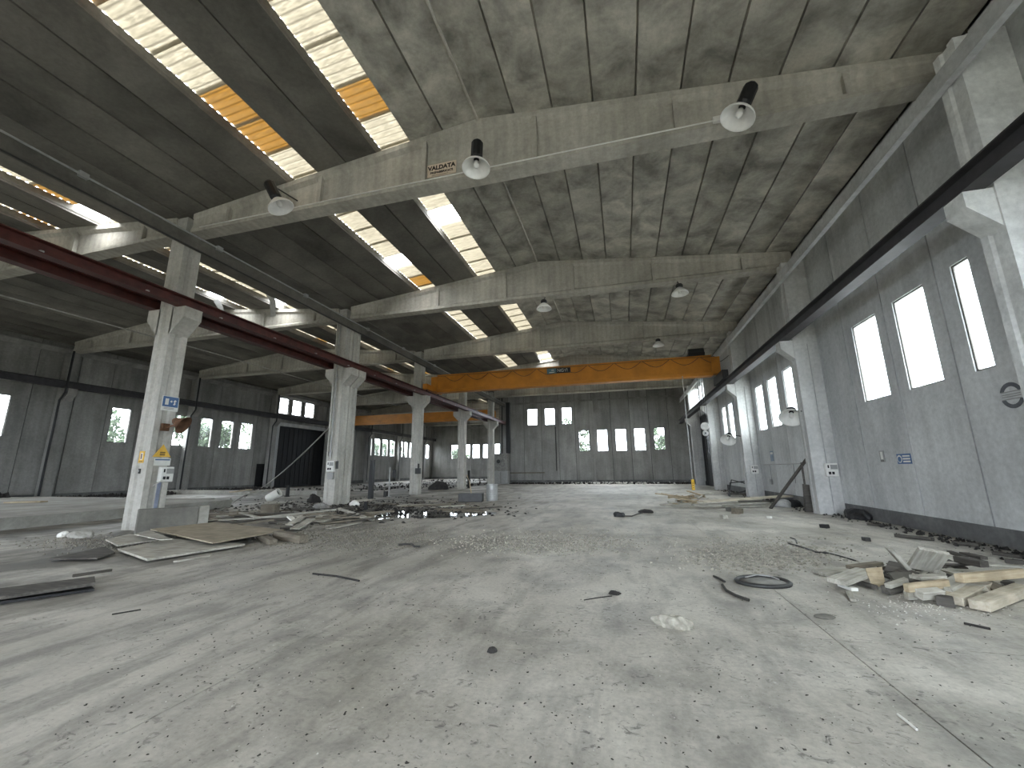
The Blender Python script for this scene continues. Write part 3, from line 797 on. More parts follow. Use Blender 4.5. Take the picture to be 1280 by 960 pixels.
# on the east half of the front face, as the photograph shows
xf = CX1 + .004
def placard_x(name, label, cat, p0, p1, mat, th=.012):
    a = AX(*p0, xf); b = AX(*p1, xf); o = thing(name, label, cat, (xf, (a.y + b.y) / 2, (a.z + b.z) / 2))
    hy, hz = abs(b.y - a.y) / 2, abs(b.z - a.z) / 2
    if mat: MB().box(0, th, -hy, hy, -hz, hz).build('plate', mat, o)
    return o, hy, hz
s1, hy, hz = placard_x('exit_sign', 'blue exit sign with white door pictogram, high on the nearest left column', 'sign', (203.5, 494), (221.5, 515), M['sign_white'])
MB().box(.012, .016, -hy * .92, hy * .92, -hz * .45, hz * .93).build('blue_field', M['sign_blue'], s1)
MB().box(.016, .02, -hy * .65, -hy * .25, -hz * .2, hz * .65).build('door_mark', M['sign_white'], s1)
MB().prism([(-hy * .1, .07), (hy * .12, .11), (hy * .12, .085), (hy * .2, .085), (hy * .2, .055), (hy * .12, .055), (hy * .12, .03)], .016, .02, 'x').build('arrow_mark', M['sign_white'], s1)
MB().prism([(.08, -.02), (.11, -.04), (.15, .0), (.13, .05), (.17, .1), (.12, .13), (.08, .08), (.11, .04)], .016, .02, 'x').build('runner_mark', M['sign_white'], s1)
for z in (-.6, -.75): MB().box(.012, .015, -hy * .7, hy * .5, hz * z - .008, hz * z + .008).build('caption_line', M['grey_plastic'], s1)
s2, hy, hz = placard_x('warning_sign', 'yellow warning triangle on the nearest left column', 'sign', (193, 555), (213, 571.5), None)
MB().prism([(-hy, -hz), (hy, -hz), (0, hz)], 0, .012, 'x').build('plate', M['sign_yellow'], s2)
for z in (-.05, -.09, -.13): MB().box(.012, .015, -.07, .08, z - .012, z + .012).build('print_line', M['sign_ink'], s2)
s3, hy, hz = placard_x('notice', 'white notice with blue heading below the warning triangle', 'sign', (193, 572.5), (212, 582), M['sign_white'])
MB().box(.012, .015, -hy * .9, hy * .9, hz * .4, hz * .75).build('heading', M['sign_blue'], s3)
s4 = placard('hydrant_sign', 'small orange framed sign on the left edge of the nearest column', 'sign', -13.78, yc, 2.07, .10, .17, M['sign_yellow'])
MB().box(-.045, .045, -.016, -.012, -.08, .12).build('white_field', M['sign_white'], s4)
MB().box(-.02, .02, -.02, -.016, -.06, .1).build('mark', M['rust'], s4)
for z in (-.12, -.145): MB().box(-.07, .07, -.016, -.012, z - .006, z + .006).build('print_line', M['sign_ink'], s4)
s5 = placard('wall_switch', 'little black switch below the orange framed sign', 'switch', -13.76, yc, 1.66, .03, .07, M['black'], .03)
MB().box(-.012, .012, -.045, -.03, -.02, .03).build('toggle', M['grey_plastic'], s5)
def switch_box(label, x, Y, z, s=1.0, group='switch boxes on the columns'):
    o = thing('switch_box', label, 'electrical box', (x, Y, z), 0, group)
    MB().box(-.18 * s, .18 * s, -.14, 0, -.22 * s, .22 * s).build('casing', M['white_plastic'], o, bevel=.012)
    MB().box(-.04 * s, .16 * s, -.15, -.138, .02 * s, .17 * s).build('display_cover', M['grey_plastic'], o)
    MB().box(-.12 * s, -.08 * s, -.15, -.138, .06 * s, .16 * s).build('switch_slot', M['black'], o)
    for dx in (-.08, .02): MB().box((dx - .035) * s, (dx + .035) * s, -.155, -.138, -.15 * s, -.06 * s).build('socket', M['black'], o)
    return o
q = AX(205, 593, xf)
sb = switch_box('white switch box with open flap on the nearest left column', xf, q.y, q.z, 1.0); sb.rotation_euler = (0, 0, R(90))
MB().add([(-.12, -.14, -.20), (-.42, -.22, -.34), (-.41, -.24, -.29), (-.11, -.16, -.13)], [(0, 1, 2, 3)]).build('open_flap', M['white_plastic'], sb)
MB().box(-.15, -.06, -.03, 0, -1.0, -.23).build('blue_pipe', plain('blue_grey_pipe', (.22, .24, .32), .5), sb)
MB().box(-.02, .14, -.03, 0, -1.0, -.23).build('pipe_cover', M['column'], sb)
switch_box('white switch box on the first fully visible right wall column', 6.83, YR0 + BAY - .255, 1.48)
switch_box('small white switch box on the second right wall column', 6.72, YR0 + 2 * BAY - .255, 1.48)
c2 = AY(409, 583, Y0 + BAY - .30)
t2 = switch_box('grey switch box on the left face of the double column', c2.x + .28, Y0 + BAY - .31, c2.z, 1.15)
MB().box(-.16, .16, -.10, 0, -.62, -.30).build('lower_box', M['grey_plastic'], t2)
MB().box(.26, .36, -.06, 0, -.12, .25).build('breaker', M['dark_metal'], t2)
dp = thing('downpipe', 'pale twin downpipes on the double column', 'pipe', (0, Y0 + BAY - .36, 0))
MB().tube([(-14.02, 0, 2.3), (-14.02, 0, 9.2)], .045, 8).build('pipe', M['column'], dp)
MB().tube([(-13.86, 0, 2.3), (-13.86, 0, 9.2)], .03, 8).build('pipe', M['galv'], dp)
for z in (2.5, 4.5, 6.2, 8): MB().box(-14.1, -13.8, -.02, .05, z - .02, z + .02).build('pipe_clip', M['galv'], dp)
c3 = thing('switch_box', 'dark rusty switch box on the third column of the row', 'electrical box', (-13.45, Y0 + 2 * BAY - .30, 1.55))
MB().box(-.2, .16, -.16, 0, -.18, .2).build('casing', M['dark_metal'], c3, bevel=.01)
MB().box(.0, .12, -.2, -.16, .2, .5).build('cable_stub', M['cable'], c3)

# signs on the right wall (faces -X)
xw = XR - .004
a = AX(1103, 570.5, xw); s = thing('hydrant_sign', 'small dark framed sign on the right wall left of the blue sign', 'sign', (xw, a.y, a.z))
MB().box(-.012, 0, -.11, .11, -.16, .16).build('plate', M['grey_plastic'], s)
MB().box(-.016, -.012, -.05, .05, -.08, .13).build('white_field', M['sign_white'], s)
for z in (-.11, -.135): MB().box(-.016, -.012, -.07, .07, z - .006, z + .006).build('print_line', M['sign_ink'], s)
a = AX(1130.5, 573.5, xw); s = thing('mandatory_sign', 'blue and white safety sign with pictogram on the right wall', 'sign', (xw, a.y, a.z))
MB().box(-.012, 0, -.28, .28, -.13, .13).build('plate', M['sign_blue'], s)
MB().lathe([(0, 0), (.10, 0), (.10, .004), (0, .004)], 16, Matrix.Translation((-.012, .17, 0)) @ Matrix.Rotation(R(-90), 4, 'Y')).build('pictogram_disc', M['sign_white'], s)
MB().lathe([(0, 0), (.07, 0), (.07, .004), (0, .004)], 16, Matrix.Translation((-.016, .17, -.01)) @ Matrix.Rotation(R(-90), 4, 'Y')).build('pictogram_head', M['sign_blue'], s)
for z in (.07, .0, -.07): MB().box(-.015, -.012, -.25, .04, z - .02, z + .02).build('print_line', M['sign_white'], s)
a = AX(1265, 494, xw); s = thing('round_sign', 'round grey no-entry style stencil on the right wall below the narrow window', 'sign', (xw, a.y, a.z))
Ry = Matrix.Rotation(R(-90), 4, 'Y')
MB().lathe([(.17, 0), (.245, 0), (.245, .006), (.17, .006), (.17, 0)], 28, Ry).build('ring', plain('stencil_grey', (.13, .135, .15), .8), s)
MB().box(-.012, -.006, -.235, .235, -.075, .075).build('band', M['wall'], s)
for z in (-.07, -.02, .02, .07): MB().box(-.015, -.012, -.2, .2, z - .009, z + .009).build('band_line', M['grey_plastic'], s)
a = AX(965, 570, xw); s = thing('notice', 'faded blue notice on the right wall between the two switch box columns', 'sign', (xw, a.y, a.z))
MB().box(-.01, 0, -.22, .22, -.25, .25).build('plate', plain('faded_blue', (.20, .25, .32), .6), s)
MB().box(-.013, -.01, -.16, .16, .08, .18).build('heading', M['sign_white'], s)
cw = thing('wall_conduit', 'thin conduit run on the right wall behind the leaning plank', 'pipe', (XR - .03, 0, 0))
MB().tube([(0, 18.2, 1.72), (0, 24.6, 1.72)], .02, 6).build('conduit', M['galv'], cw)
for y in (20.6, 23.6): MB().tube([(0, y, 1.72), (0, y, .9)], .018, 6).build('drop', M['galv'], cw)
MB().box(-.08, 0, 23.5, 23.7, .75, 1.0).build('socket', M['grey_plastic'], cw)

# ---- back wall fittings
b1 = thing('back_pipe', 'thin vertical pipe on the back wall below the upper windows', 'pipe', (AY(695, 560, YB - .06).x, YB - .06, 0))
MB().tube([(0, 0, 1.4), (0, 0, 6.4)], .05, 8).build('pipe', M['dark_metal'], b1)
b2 = thing('back_pilaster', 'pale concrete pilaster in the middle of the back wall', 'column', (AY(742, 580, YB - .1).x, YB - .13, 0))
MB().box(-.22, .22, -.12, .12, 0, 9.18).build('column_shaft', M['wall_dark'], b2)
b3 = thing('back_shelf_rail', 'long horizontal rail low on the back wall', 'rail', (0, YB - .08, 0))
MB().box(-12.9, -8.8, -.06, .04, 1.15, 1.27).build('bar', M['wood_brown'], b3)
b4 = thing('wall_stand', 'dark tall duct at the left end of the back wall above the machine', 'pipe', (-12.75, YB - 1.2, 0))
MB().box(-.22, .22, -.2, .2, 3.4, 9.3).build('duct', M['black'], b4)
mc = thing('machine_cabinet', 'grey machine cabinet standing at the left end of the back wall', 'machine', (-13.4, 45.6, 0))
MB().box(-.85, .75, -.6, .6, 0, 1.45).build('base_cabinet', M['grey_plastic'], mc, bevel=.03)
MB().box(-.75, .75, -.6, .6, 1.45, 3.4).build('upper_cabinet', M['rubber_ring'], mc, bevel=.03)
MB().lathe([(0, 0), (.22, 0), (.22, .04), (0, .04)], 18, Matrix.Translation((-.3, -.6, 2.5)) @ Matrix.Rotation(R(90), 4, 'X')).build('dial', M['dark_metal'], mc)
MB().box(-.05, -.02, -.62, -.6, .1, 1.35).build('door_seam', M['black'], mc)

# ---- left hall: raised floor strip, kerb, tube ...
M['raised'] = concrete('raised_floor_concrete', (.46, .45, .41), (.25, .24, .215), scale=.6, contrast=.8)
rf = tag(MB().prism([(-34.9, .0), (-17.75, .0), (-17.62, .36), (-34.9, .36)], YF + .3, 15.6, 'y').build('raised_floor', M['raised']), 'long raised concrete floor strip with a worn kerb edge in the left hall', 'platform')
kb = tag(MB().box(-34.3, -20.4, 16.6, 17.0, 0, .30).build('kerb', M['raised']), 'pale low concrete kerb crossing the left hall behind the nearest column', 'kerb')
kb = tag(MB().box(-34.3, -20.4, 24.4, 24.8, 0, .30).build('kerb', M['raised']), 'far pale low concrete kerb crossing the left hall by the small black door', 'kerb')
A = F(168, 668); B = F(259, 660)
ax = (B - A); ln = ax.length; ang = math.atan2(ax.y, ax.x)
lw_ = thing('low_block', 'low damp concrete block wall at the foot of the nearest left column', 'block', (A.x, A.y, 0), ang)
MB().box(0, ln * .84, 0, .22, 0, .64).build('block', M['kerb'], lw_, bevel=.02)
MB().box(ln * .845, ln, 0, .22, 0, .64).build('block_end', concrete('pale_block', (.36, .35, .31), (.25, .24, .21), scale=2), lw_, bevel=.015)

# ---- outside: ground and trees
structure(MB().box(-140, 120, -140, 180, -.6, -.42).build('ground', M['asphalt']))
def tree(label, x, y, h, seed):
    rnd = random.Random(seed)
    root = thing('tree', label, 'tree', (x, y, -.42), 0, 'trees outside the windows')
    MB().tube([(0, 0, 0), (.1, 0, h * .35), (-.1, .1, h * .7)], [.22, .17, .06], 7).build('trunk', M['bark'], root)
    mb = MB()
    blobs = [(rnd.uniform(-1.9, 1.9), rnd.uniform(-1.9, 1.9), h * rnd.uniform(.25, .95), rnd.uniform(.7, 1.4)) for _ in range(16)]
    for i in range(3600):
        bx, by, bz, br = rnd.choice(blobs)
        d = Vector((rnd.gauss(0, 1), rnd.gauss(0, 1), rnd.gauss(0, 1))).normalized() * br * rnd.uniform(.6, 1.05)
        c = Vector((bx, by, bz)) + d; s_ = rnd.uniform(.12, .26)
        q = Euler((rnd.uniform(0, 6), rnd.uniform(0, 6), rnd.uniform(0, 6))).to_matrix()
        mb.add([c + q @ Vector(p) for p in ((-s_, 0, 0), (0, -s_ * .5, 0), (s_, 0, 0), (0, s_ * .5, 0))], [(0, 1, 2, 3)])
    o = mb.build('foliage', M['leaf'], root); o['kind'] = 'stuff'
    return root
ti = 0
for (x, y, h, w) in ((-42, 23, 7, 'pale leafy tree outside the first green window of the left wall'), (-44.5, 27.5, 6.2, 'leafy tree outside the left wall behind the nearest column'), (-42, 32, 8, 'leafy tree outside the left wall, window nearest the nearest column'),
                     (-46, 36.5, 7.2, 'leafy tree outside the left wall, middle of three narrow windows'), (-42, 40.5, 8, 'leafy tree outside the left wall nearest the black doorway'), (-42, 64, 7, 'leafy tree outside the far left windows, nearer one'), (-42, 70, 7.5, 'leafy tree outside the far left windows, farther one'),
                     (-5.2, 54, 8, 'dark leafy tree outside the leftmost lower back window'), (5.4, 55, 7.6, 'pale leafy tree outside the rightmost lower back window'), (-33, 79, 6.5, 'leafy tree outside the end windows of the left hall')):
    ti += 1; tree(w, x, y, h, ti)
#DEBRIS
# ------------------------------------------------------------------ debris
rnd = random.Random(21)
def plank(label, p0, p1, w, t, mat, roll=0.0, group=None, name='plank', cat='plank', split=False):
    p0, p1 = Vector(p0), Vector(p1); d = p1 - p0; L = d.length; x = d.normalized()
    y = Vector((0, 0, 1)).cross(x).normalized(); z = x.cross(y)
    Mx = Matrix((x, y, z)).transposed().to_4x4() @ Matrix.Rotation(roll, 4, 'X')
    e = [rnd.uniform(-.03, .03) for _ in range(4)]
    vs = [(-L / 2 + e[0], -w / 2, -t / 2), (L / 2 + e[1], -w / 2, -t / 2), (L / 2 + e[2], w / 2, -t / 2), (-L / 2 + e[3], w / 2, -t / 2)]
    vs += [(a, b, t / 2) for a, b, c in vs]
    mb = MB().add(vs, [(0, 1, 2, 3), (7, 6, 5, 4), (0, 4, 5, 1), (1, 5, 6, 2), (2, 6, 7, 3), (3, 7, 4, 0)])
    o = mb.build(name, mat, bevel=min(t, w) * .06)
    o.matrix_world = Matrix.Translation((p0 + p1) / 2) @ Mx
    bpy.context.view_layer.update() if False else None
    return tag(o, label, cat, group)
def pl(label, a, b, w, t, mat, roll=0.0, group=None, **k):       # a, b = (px, py, z of the plank's middle)
    return plank(label, F(*a), F(*b), w, t, mat, roll, group, **k)
def panel(label, pts, z, t, mat, name='panel', cat='panel'):
    q = [F(px, py, z + (zz if zz else 0)) for px, py, *r_ in pts for zz in [r_[0] if r_ else 0]]
    c = sum(q, Vector()) / len(q)
    vs = [tuple(p - c - Vector((0, 0, t / 2))) for p in q] + [tuple(p - c + Vector((0, 0, t / 2))) for p in q]
    n = len(q)
    o = MB().add(vs, [tuple(range(n)), tuple(range(2 * n - 1, n - 1, -1))] + [(i, (i + 1) % n, (i + 1) % n + n, i + n) for i in range(n)]).build(name, mat)
    o.location = c
    return tag(o, label, cat)
G, T, D, B_, CH = M['wood_grey'], M['wood_tan'], M['wood_dark'], M['wood_brown'], M['chipboard']

# right pile, piece by piece
RP = 'boards of the pile by the right wall'
pl('pale flat board at the left tip of the right wood pile', (1024, 716, .03), (1062, 712, .04), .22, .04, G)
pl('pale thick board leaning on the left side of the right wood pile', (1046, 727, .10), (1082, 714, .15), .24, .06, G)
pl('thin dark-edged board on top of the left side of the right wood pile', (1062, 709, .15), (1101, 704, .16), .10, .05, B_)
panel('square tan board leaning at the left of the right wood pile', [(1082, 712, .22), (1103, 710, .24), (1107, 731, .05), (1090, 733, .02)], .0, .03, T, 'panel', 'board')
pl('narrow dark stick in front of the square tan board', (1069, 726, .03), (1094, 734, .04), .05, .05, D)
pl('pale board standing up at an angle on top of the right wood pile', (1111, 685, .50), (1140, 717, .14), .14, .05, G, R(35))
pl('broad pale board leaning up in the middle of the right wood pile', (1168, 688, .50), (1152, 712, .20), .34, .05, G, R(10))
pl('second broad pale board beside the first in the middle of the right wood pile', (1176, 692, .42), (1168, 714, .18), .20, .05, G, R(-12))
pl('black charred board standing in the right wood pile below the upright pale board', (1108, 708, .20), (1134, 713, .18), .2, .05, D, R(35))
pl('second black charred board deep in the right wood pile', (1122, 716, .15), (1142, 724, .12), .24, .08, D, R(20))
pl('dusty grey board end in the heart of the right wood pile', (1116, 722, .12), (1140, 722, .14), .20, .05, M['kerb'], R(15))
pl('pale stick with dark underside at the front of the right wood pile', (1108, 733, .12), (1133, 725, .16), .07, .05, G)
pl('dark beam under the pale stick at the front of the right wood pile', (1106, 738, .06), (1136, 730, .08), .10, .09, D)
pl('tan lath lying level across the front of the right wood pile', (1134, 735, .16), (1184, 729, .18), .06, .09, T)
pl('long tan beam running off the right edge of the picture', (1198, 723, .22), (1279, 716, .24), .08, .10, T)
pl('thick sawn timber at the lower right of the wood pile, dark end to the camera', (1224, 757, .06), (1279, 736, .07), .17, .10, M['wood_pale'])
pl('wide tan timber next to the thick sawn one in the right wood pile', (1190, 750, .06), (1240, 724, .10), .20, .09, M['wood_pale'])
pl('pale timber behind the wide tan one in the right wood pile', (1178, 738, .11), (1212, 720, .14), .18, .08, G)
pl('small black block at the front foot of the right wood pile', (1172, 750, .05), (1192, 753, .05), .14, .11, D)
pl('short white painted block standing at the front of the right wood pile', (1132, 744, .06), (1144, 743, .06), .08, .09, G)
pl('white framed board end at the front of the right wood pile', (1150, 743, .10), (1176, 741, .11), .09, .10, G, R(20))
pl('dark short plank on the back of the right wood pile', (1199, 699, .18), (1229, 705, .18), .14, .09, D)
pl('thin pale lath at the back of the right wood pile, upper', (1180, 703, .12), (1279, 709, .12), .05, .03, G)
pl('thin pale lath at the back of the right wood pile, lower', (1184, 712, .10), (1279, 716, .08), .05, .03, G)
pl('dark lath between the pale laths of the right wood pile', (1190, 717, .08), (1262, 720, .06), .07, .04, D)
pl('short pale board under the broad boards of the right wood pile', (1142, 722, .2), (1178, 720, .2), .14, .04, G)
pl('dark board at the right side under the long tan beam', (1206, 727, .1), (1262, 728, .08), .12, .05, D)
pl('crossed dark stick below the dark short plank of the right wood pile', (1186, 720, .15), (1215, 726, .12), .06, .05, D)
for i in range(22):
    a = rnd.uniform(0, math.pi); c = F(rnd.uniform(1105, 1250), rnd.uniform(712, 742), 0); L = rnd.uniform(.25, .7)
    z = rnd.uniform(.03, .12); dv = Vector((math.cos(a) * L / 2, math.sin(a) * L / 2, rnd.uniform(-.03, .05)))
    c.z = z
    plank('short broken board buried in the right wood pile', c - dv, c + dv, rnd.uniform(.06, .16), rnd.uniform(.03, .06), rnd.choice([G, D, B_, G, D]), rnd.uniform(-.4, .4), RP)
pl('small white splinter left of the right wood pile', (1052, 731, .03), (1068, 737, .03), .09, .04, M['white_plastic'])
pl('little pale stick lying toward the camera left of the right wood pile', (1061, 740, .02), (1067, 751, .02), .06, .03, G)

# boards along the foot of the right wall
pl('dark plank lying along the right wall foot behind the wood pile', (1118, 669, .04), (1167, 674, .04), .12, .06, D)
pl('thin dark board against the right wall plinth', (1190, 678, .04), (1225, 681, .04), .14, .05, D)
pl('short dark lath on the floor below the plinth, left of the next', (1187, 690, .03), (1208, 697, .03), .08, .05, D)
pl('dusty dark board on the floor between plinth and wood pile', (1205, 692, .03), (1232, 698, .03), .12, .05, D)
pl('long dark board at the right edge by the plinth', (1240, 691, .03), (1279, 696, .03), .14, .05, D)
pl('dark board half hidden at the right edge behind the laths', (1255, 701, .03), (1279, 703, .03), .12, .06, D)
pl('short grey offcut at the right wall foot beyond the black heap', (1085, 655, .03), (1102, 657, .03), .1, .05, D)

# laths and long boards farther back by the right columns
for i in range(26):
    a = rnd.uniform(0, math.pi); c = F(rnd.uniform(836, 880), rnd.uniform(627, 633), 0); L = rnd.uniform(.5, 1.4)
    c.z = rnd.uniform(.04, .42); dv = Vector((math.cos(a) * L / 2, math.sin(a) * L / 2, rnd.uniform(-.12, .12)))
    if c.z - abs(dv.z) < .02: c.z = abs(dv.z) + .03
    plank('broken tan lath in the heap before the far right columns', c - dv, c + dv, .07, .045, rnd.choice([T, T, G]), rnd.uniform(-.5, .5), 'tan laths in the far heap')
pl('long pale board running from the tan lath heap toward the right wall, topmost', (878, 627, .26), (985, 620, .40), .5, .06, M['wood_pale'])
pl('long grey board under the topmost pale one by the right wall', (866, 631, .12), (960, 628, .16), .32, .06, G)
pl('long dark board lowest of the stack by the right wall', (905, 633, .04), (962, 632, .05), .3, .06, G)
pl('dark plank behind the stack of long boards by the right wall', (925, 627, .1), (982, 626, .12), .3, .06, D)
p0 = F(963, 637, .02); p1 = AX(1006, 573, 6.9)
plank('grey plank leaning slantwise against the right wall beside the column', p0 + Vector((0, 0, .03)), Vector((6.98, p1.y, p1.z)), .14, .05, M['wood_dark'])
st = thing('black_post', 'black tapered bundle of boards standing by the first visible right column', 'post', F(1012, 640))
MB().prism([(-.14, 0), (.16, 0), (.10, .95), (-.08, .98)], -.1, .05, 'y').build('board', D, st)
MB().box(-.05, .0, -.04, .02, .9, 1.75).build('stick', D, st)
def blob(name, label, cat, loc, sx, sy_, sz, mat, seed, rough=.25, res=3):
    bm = bmesh.new(); bmesh.ops.create_icosphere(bm, subdivisions=res, radius=1)
    rr = random.Random(seed); ph = [(rr.uniform(1, 4), rr.uniform(1, 4), rr.uniform(1, 4), rr.uniform(0, 6)) for _ in range(6)]
    for v in bm.verts:
        n = sum(math.sin(v.co.x * a + v.co.y * b + v.co.z * c + d) for a, b, c, d in ph) / 6
        n += .35 * math.sin(v.co.x * 7 + seed) * math.sin(v.co.y * 8 + seed * 2) * rough * 2
        v.co *= 1 + rough * n
        v.co = Vector((v.co.x * sx, v.co.y * sy_, max(v.co.z, -.35) * sz + .35 * sz))
    me = bpy.data.meshes.new(name); bm.to_mesh(me); bm.free(); me.materials.append(mat)
    o = bpy.data.objects.new(name, me); COL.objects.link(o); o.location = loc
    return tag(o, label, cat)
blob('plastic_bag', 'crumpled pale plastic bag by the foot of the leaning plank', 'bag', F(979, 634), .30, .18, .22, M['galv'], 3, .3)
blob('dark_sack', 'black sack behind the plastic bag by the right wall', 'sack', F(995, 634) + Vector((-.1, .1, 0)), .35, .2, .22, M['black'], 4, .3)
blob('dark_heap', 'black heap of soot against the right wall plinth', 'heap', F(1102, 649) + Vector((-.6, 0, 0)), .28, .55, .24, M['black'], 5, .3)
fr = thing('broken_chair', 'bent metal chair frame standing by the far right column', 'frame', F(927, 621))
MB().tube([(-.6, 0, .02), (-.5, 0, .75), (.55, .1, .85), (.4, .1, .35), (-.4, 0, .15)], .035, 6).build('front_loop', M['dark_metal'], fr)
MB().tube([(-.55, .5, .02), (-.3, .5, .9), (.4, .55, .7), (.6, .55, .02)], .035, 6).build('rear_loop', M['dark_metal'], fr)
MB().box(-.5, .5, -.05, .55, .1, .18).build('seat_board', D, fr)
# little blocks on the floor
for lab, (px, py), s_, m_ in (('small grey stone block on the floor before the long boards, left of two', (914, 639), .16, M['kerb']), ('small brown wooden block on the floor before the long boards, right of two', (922, 642), .19, B_),
                          ('pale crumpled scrap left of the two small blocks', (905, 648), .12, G), ('small black block on the floor toward the right wall', (1031, 660), .10, M['black']),
                          ('little blue-black scrap on the floor behind the right wood pile', (1083, 676), .08, M['dark_metal']), ('white paper scrap on the floor near the leaning plank', (962, 648), .07, M['white_plastic'])):
    c = F(px, py); o = MB().prism([(-s_, 0), (s_ * .9, 0), (s_, s_ * .9), (-s_ * .8, s_)], -s_ * .7, s_ * .7, 'y').build('block', m_, bevel=.01)
    o.location = c; o.rotation_euler = (0, 0, rnd.uniform(0, 3)); tag(o, lab, 'block')

# rim, wires and rag in the foreground right
c = F(954, 729); rg = thing('scrap_ring', 'flat grey ring of scrap, like an old wheel cover, on the floor joint', 'ring', c, R(10)); rg.scale = (1, .8, 1)
MB().lathe([(.30, .0), (.36, .0), (.37, .03), (.34, .05), (.30, .03), (.30, 0)], 30).build('rim', M['dark_metal'], rg, smooth=True)
MB().lathe([(0, .05), (.12, .055), (.2, .03), (.30, .02), (.30, .005), (0, .005)], 24).build('cover', M['rubber_ring'], rg, smooth=True)
MB().tube([(-.2, .1, .055), (0, .2, .075), (.16, .12, .07), (.2, -.05, .06)], .01, 5).build('loose_wire', M['galv'], rg)
def wire(label, pts, r, mat=None, name='wire', cat='wire'):
    P = [F(*p) if len(p) == 3 else F(p[0], p[1], r) for p in pts]
    return tag(MB().tube(P, r, 6).build(name, mat or M['cable']), label, cat)
wire('short piece of black cable left of the scrap ring', [(892, 720), (899, 723), (906, 727)], .016)
wire('longer bent piece of black cable left of the scrap ring', [(903, 731), (908, 738), (919, 744), (936, 750)], .018)
wire('thin bent steel wire behind the right wood pile', [(985, 679), (1000, 683), (1020, 690), (1037, 692)], .016, M['dark_metal'])
wire('second thin steel wire with a curled end on the rubble', [(988, 672), (994, 674), (996, 679)], .014, M['dark_metal'])
wire('long thin rod lying on the rubble toward the right wall', [(1030, 690), (1050, 695), (1070, 701)], .012, M['dark_metal'])
wire('thin stick on the floor in front of the right wood pile', [(1205, 779), (1238, 786)], .012, M['dark_wood'])
wire('pale plastic strip on the floor at the lower right', [(1122, 893), (1133, 901), (1146, 912)], .008, M['white_plastic'])
wire('crooked black cable end on the joint in the middle distance', [(498, 681), (508, 680), (514, 680), (518, 683), (525, 683)], .022)
wire('thin dark rod on the left part of the floor', [(391, 717), (420, 720), (449, 726)], .014, M['dark_wood'])
wire('thin dark stick on the floor at the far left', [(140, 768), (158, 765), (176, 762)], .008, M['dark_wood'])
wire('short wire with a knot far out on the open floor', [(772, 645), (790, 645), (798, 642), (803, 641)], .02)
wire('small twig on the light floor in the middle', [(730, 750), (748, 747), (765, 745)], .006, M['dark_wood'])
blob('rag', 'crumpled pale rag on the floor in the right foreground', 'rag', F(842, 784), .17, .10, .085, M['cloth'], 11, .45, 4)
blob('rag', 'small dark crumb of felt on the bright floor in the centre', 'rag', F(615, 815), .045, .03, .03, M['dark_wood'], 12, .4)
blob('rag', 'small dark scrap on the floor right of the centre', 'rag', F(768, 743), .08, .05, .03, M['dark_wood'], 13, .4)
blob('stone', 'flat pale stone on the floor right of the long joint', 'stone', F(1031, 772), .10, .06, .025, M['kerb'], 14, .2)
blob('dark_scrap', 'black scrap on the far floor at the end of the knotted wire', 'scrap', F(774, 646), .2, .12, .12, M['black'], 15, .3)
blob('dark_scrap', 'dark scrap on the far floor right of the knotted wire', 'scrap', F(808, 641), .25, .12, .1, M['dark_wood'], 16, .3)

# left: sheets and boards at the foot of the nearest column
panel('large chipboard sheet lying on top at the foot of the nearest left column', [(188, 662), (269, 653), (356, 663), (266, 679)], .16, .03, CH)
panel('grey sheet lying lowest in front of the large chipboard sheet', [(147, 687), (184, 700), (306, 681), (216, 674)], .06, .04, G)
panel('small pale sheet between chipboard and low block wall', [(132, 675), (162, 668), (203, 674), (147, 682)], .10, .03, G)
panel('dark sheet tipped beside the small pale sheet', [(62, 699), (131, 684), (144, 691), (122, 698)], .05, .03, D)
panel('pale narrow sheet on the chipboard at the block wall', [(168, 668), (186, 663), (215, 674), (200, 675)], .20, .02, G)
panel('long dark sheet with a raised edge at the left picture edge', [(-15, 739), (118, 722), (119, 730), (-15, 750)], .10, .04, D)
panel('thin black board under the dark sheet at the left edge', [(-10, 750), (112, 732), (118, 737), (-10, 755)], .03, .03, M['black'])
pl('short dark lath behind the dark sheet at the left edge', (90, 720, .06), (137, 713, .05), .05, .04, D)
pl('thin lath in front of the grey sheet on the left', (219, 702, .02), (262, 695, .02), .04, .03, G)
pl('brown square timber right of the chipboard sheet', (346, 668, .10), (380, 674, .10), .20, .17, B_)
pl('short brown block below the brown square timber', (325, 670, .07), (342, 678, .07), .16, .11, B_)
pl('long dark board rising slightly over the left plank heap', (283, 657, .14), (341, 650, .18), .16, .05, B_)
pl('long pale lath across the left plank heap toward the double column', (316, 648, .18), (420, 637, .22), .10, .06, G)
pl('pale board crossing the left plank heap, steep one', (361, 656, .08), (378, 646, .22), .22, .04, G)
pl('second pale board crossing the left plank heap beside the steep one', (368, 661, .08), (389, 649, .2), .24, .04, G)
pl('dark board below the crossing pale boards', (352, 661, .06), (370, 659, .06), .2, .06, D)
pl('pale lath lying toward the puddle from the double column', (424, 636, .2), (467, 650, .05), .10, .08, G)
pl('grey board near the foot of the double column', (400, 652, .05), (440, 645, .08), .22, .05, G)
pl('pale thin board low in the left plank heap', (410, 661, .03), (450, 653, .03), .2, .03, G)
pl('white board end standing in the left plank heap', (362, 646, .22), (368, 651, .10), .25, .04, M['white_plastic'])
pl('grey long lath at the left of the plank heap', (270, 646, .10), (310, 641, .14), .14, .05, G)
pl('grey lath slanting behind the chipboard sheet', (300, 641, .25), (328, 648, .08), .10, .05, G)
LP = 'loose boards of the left plank heap'
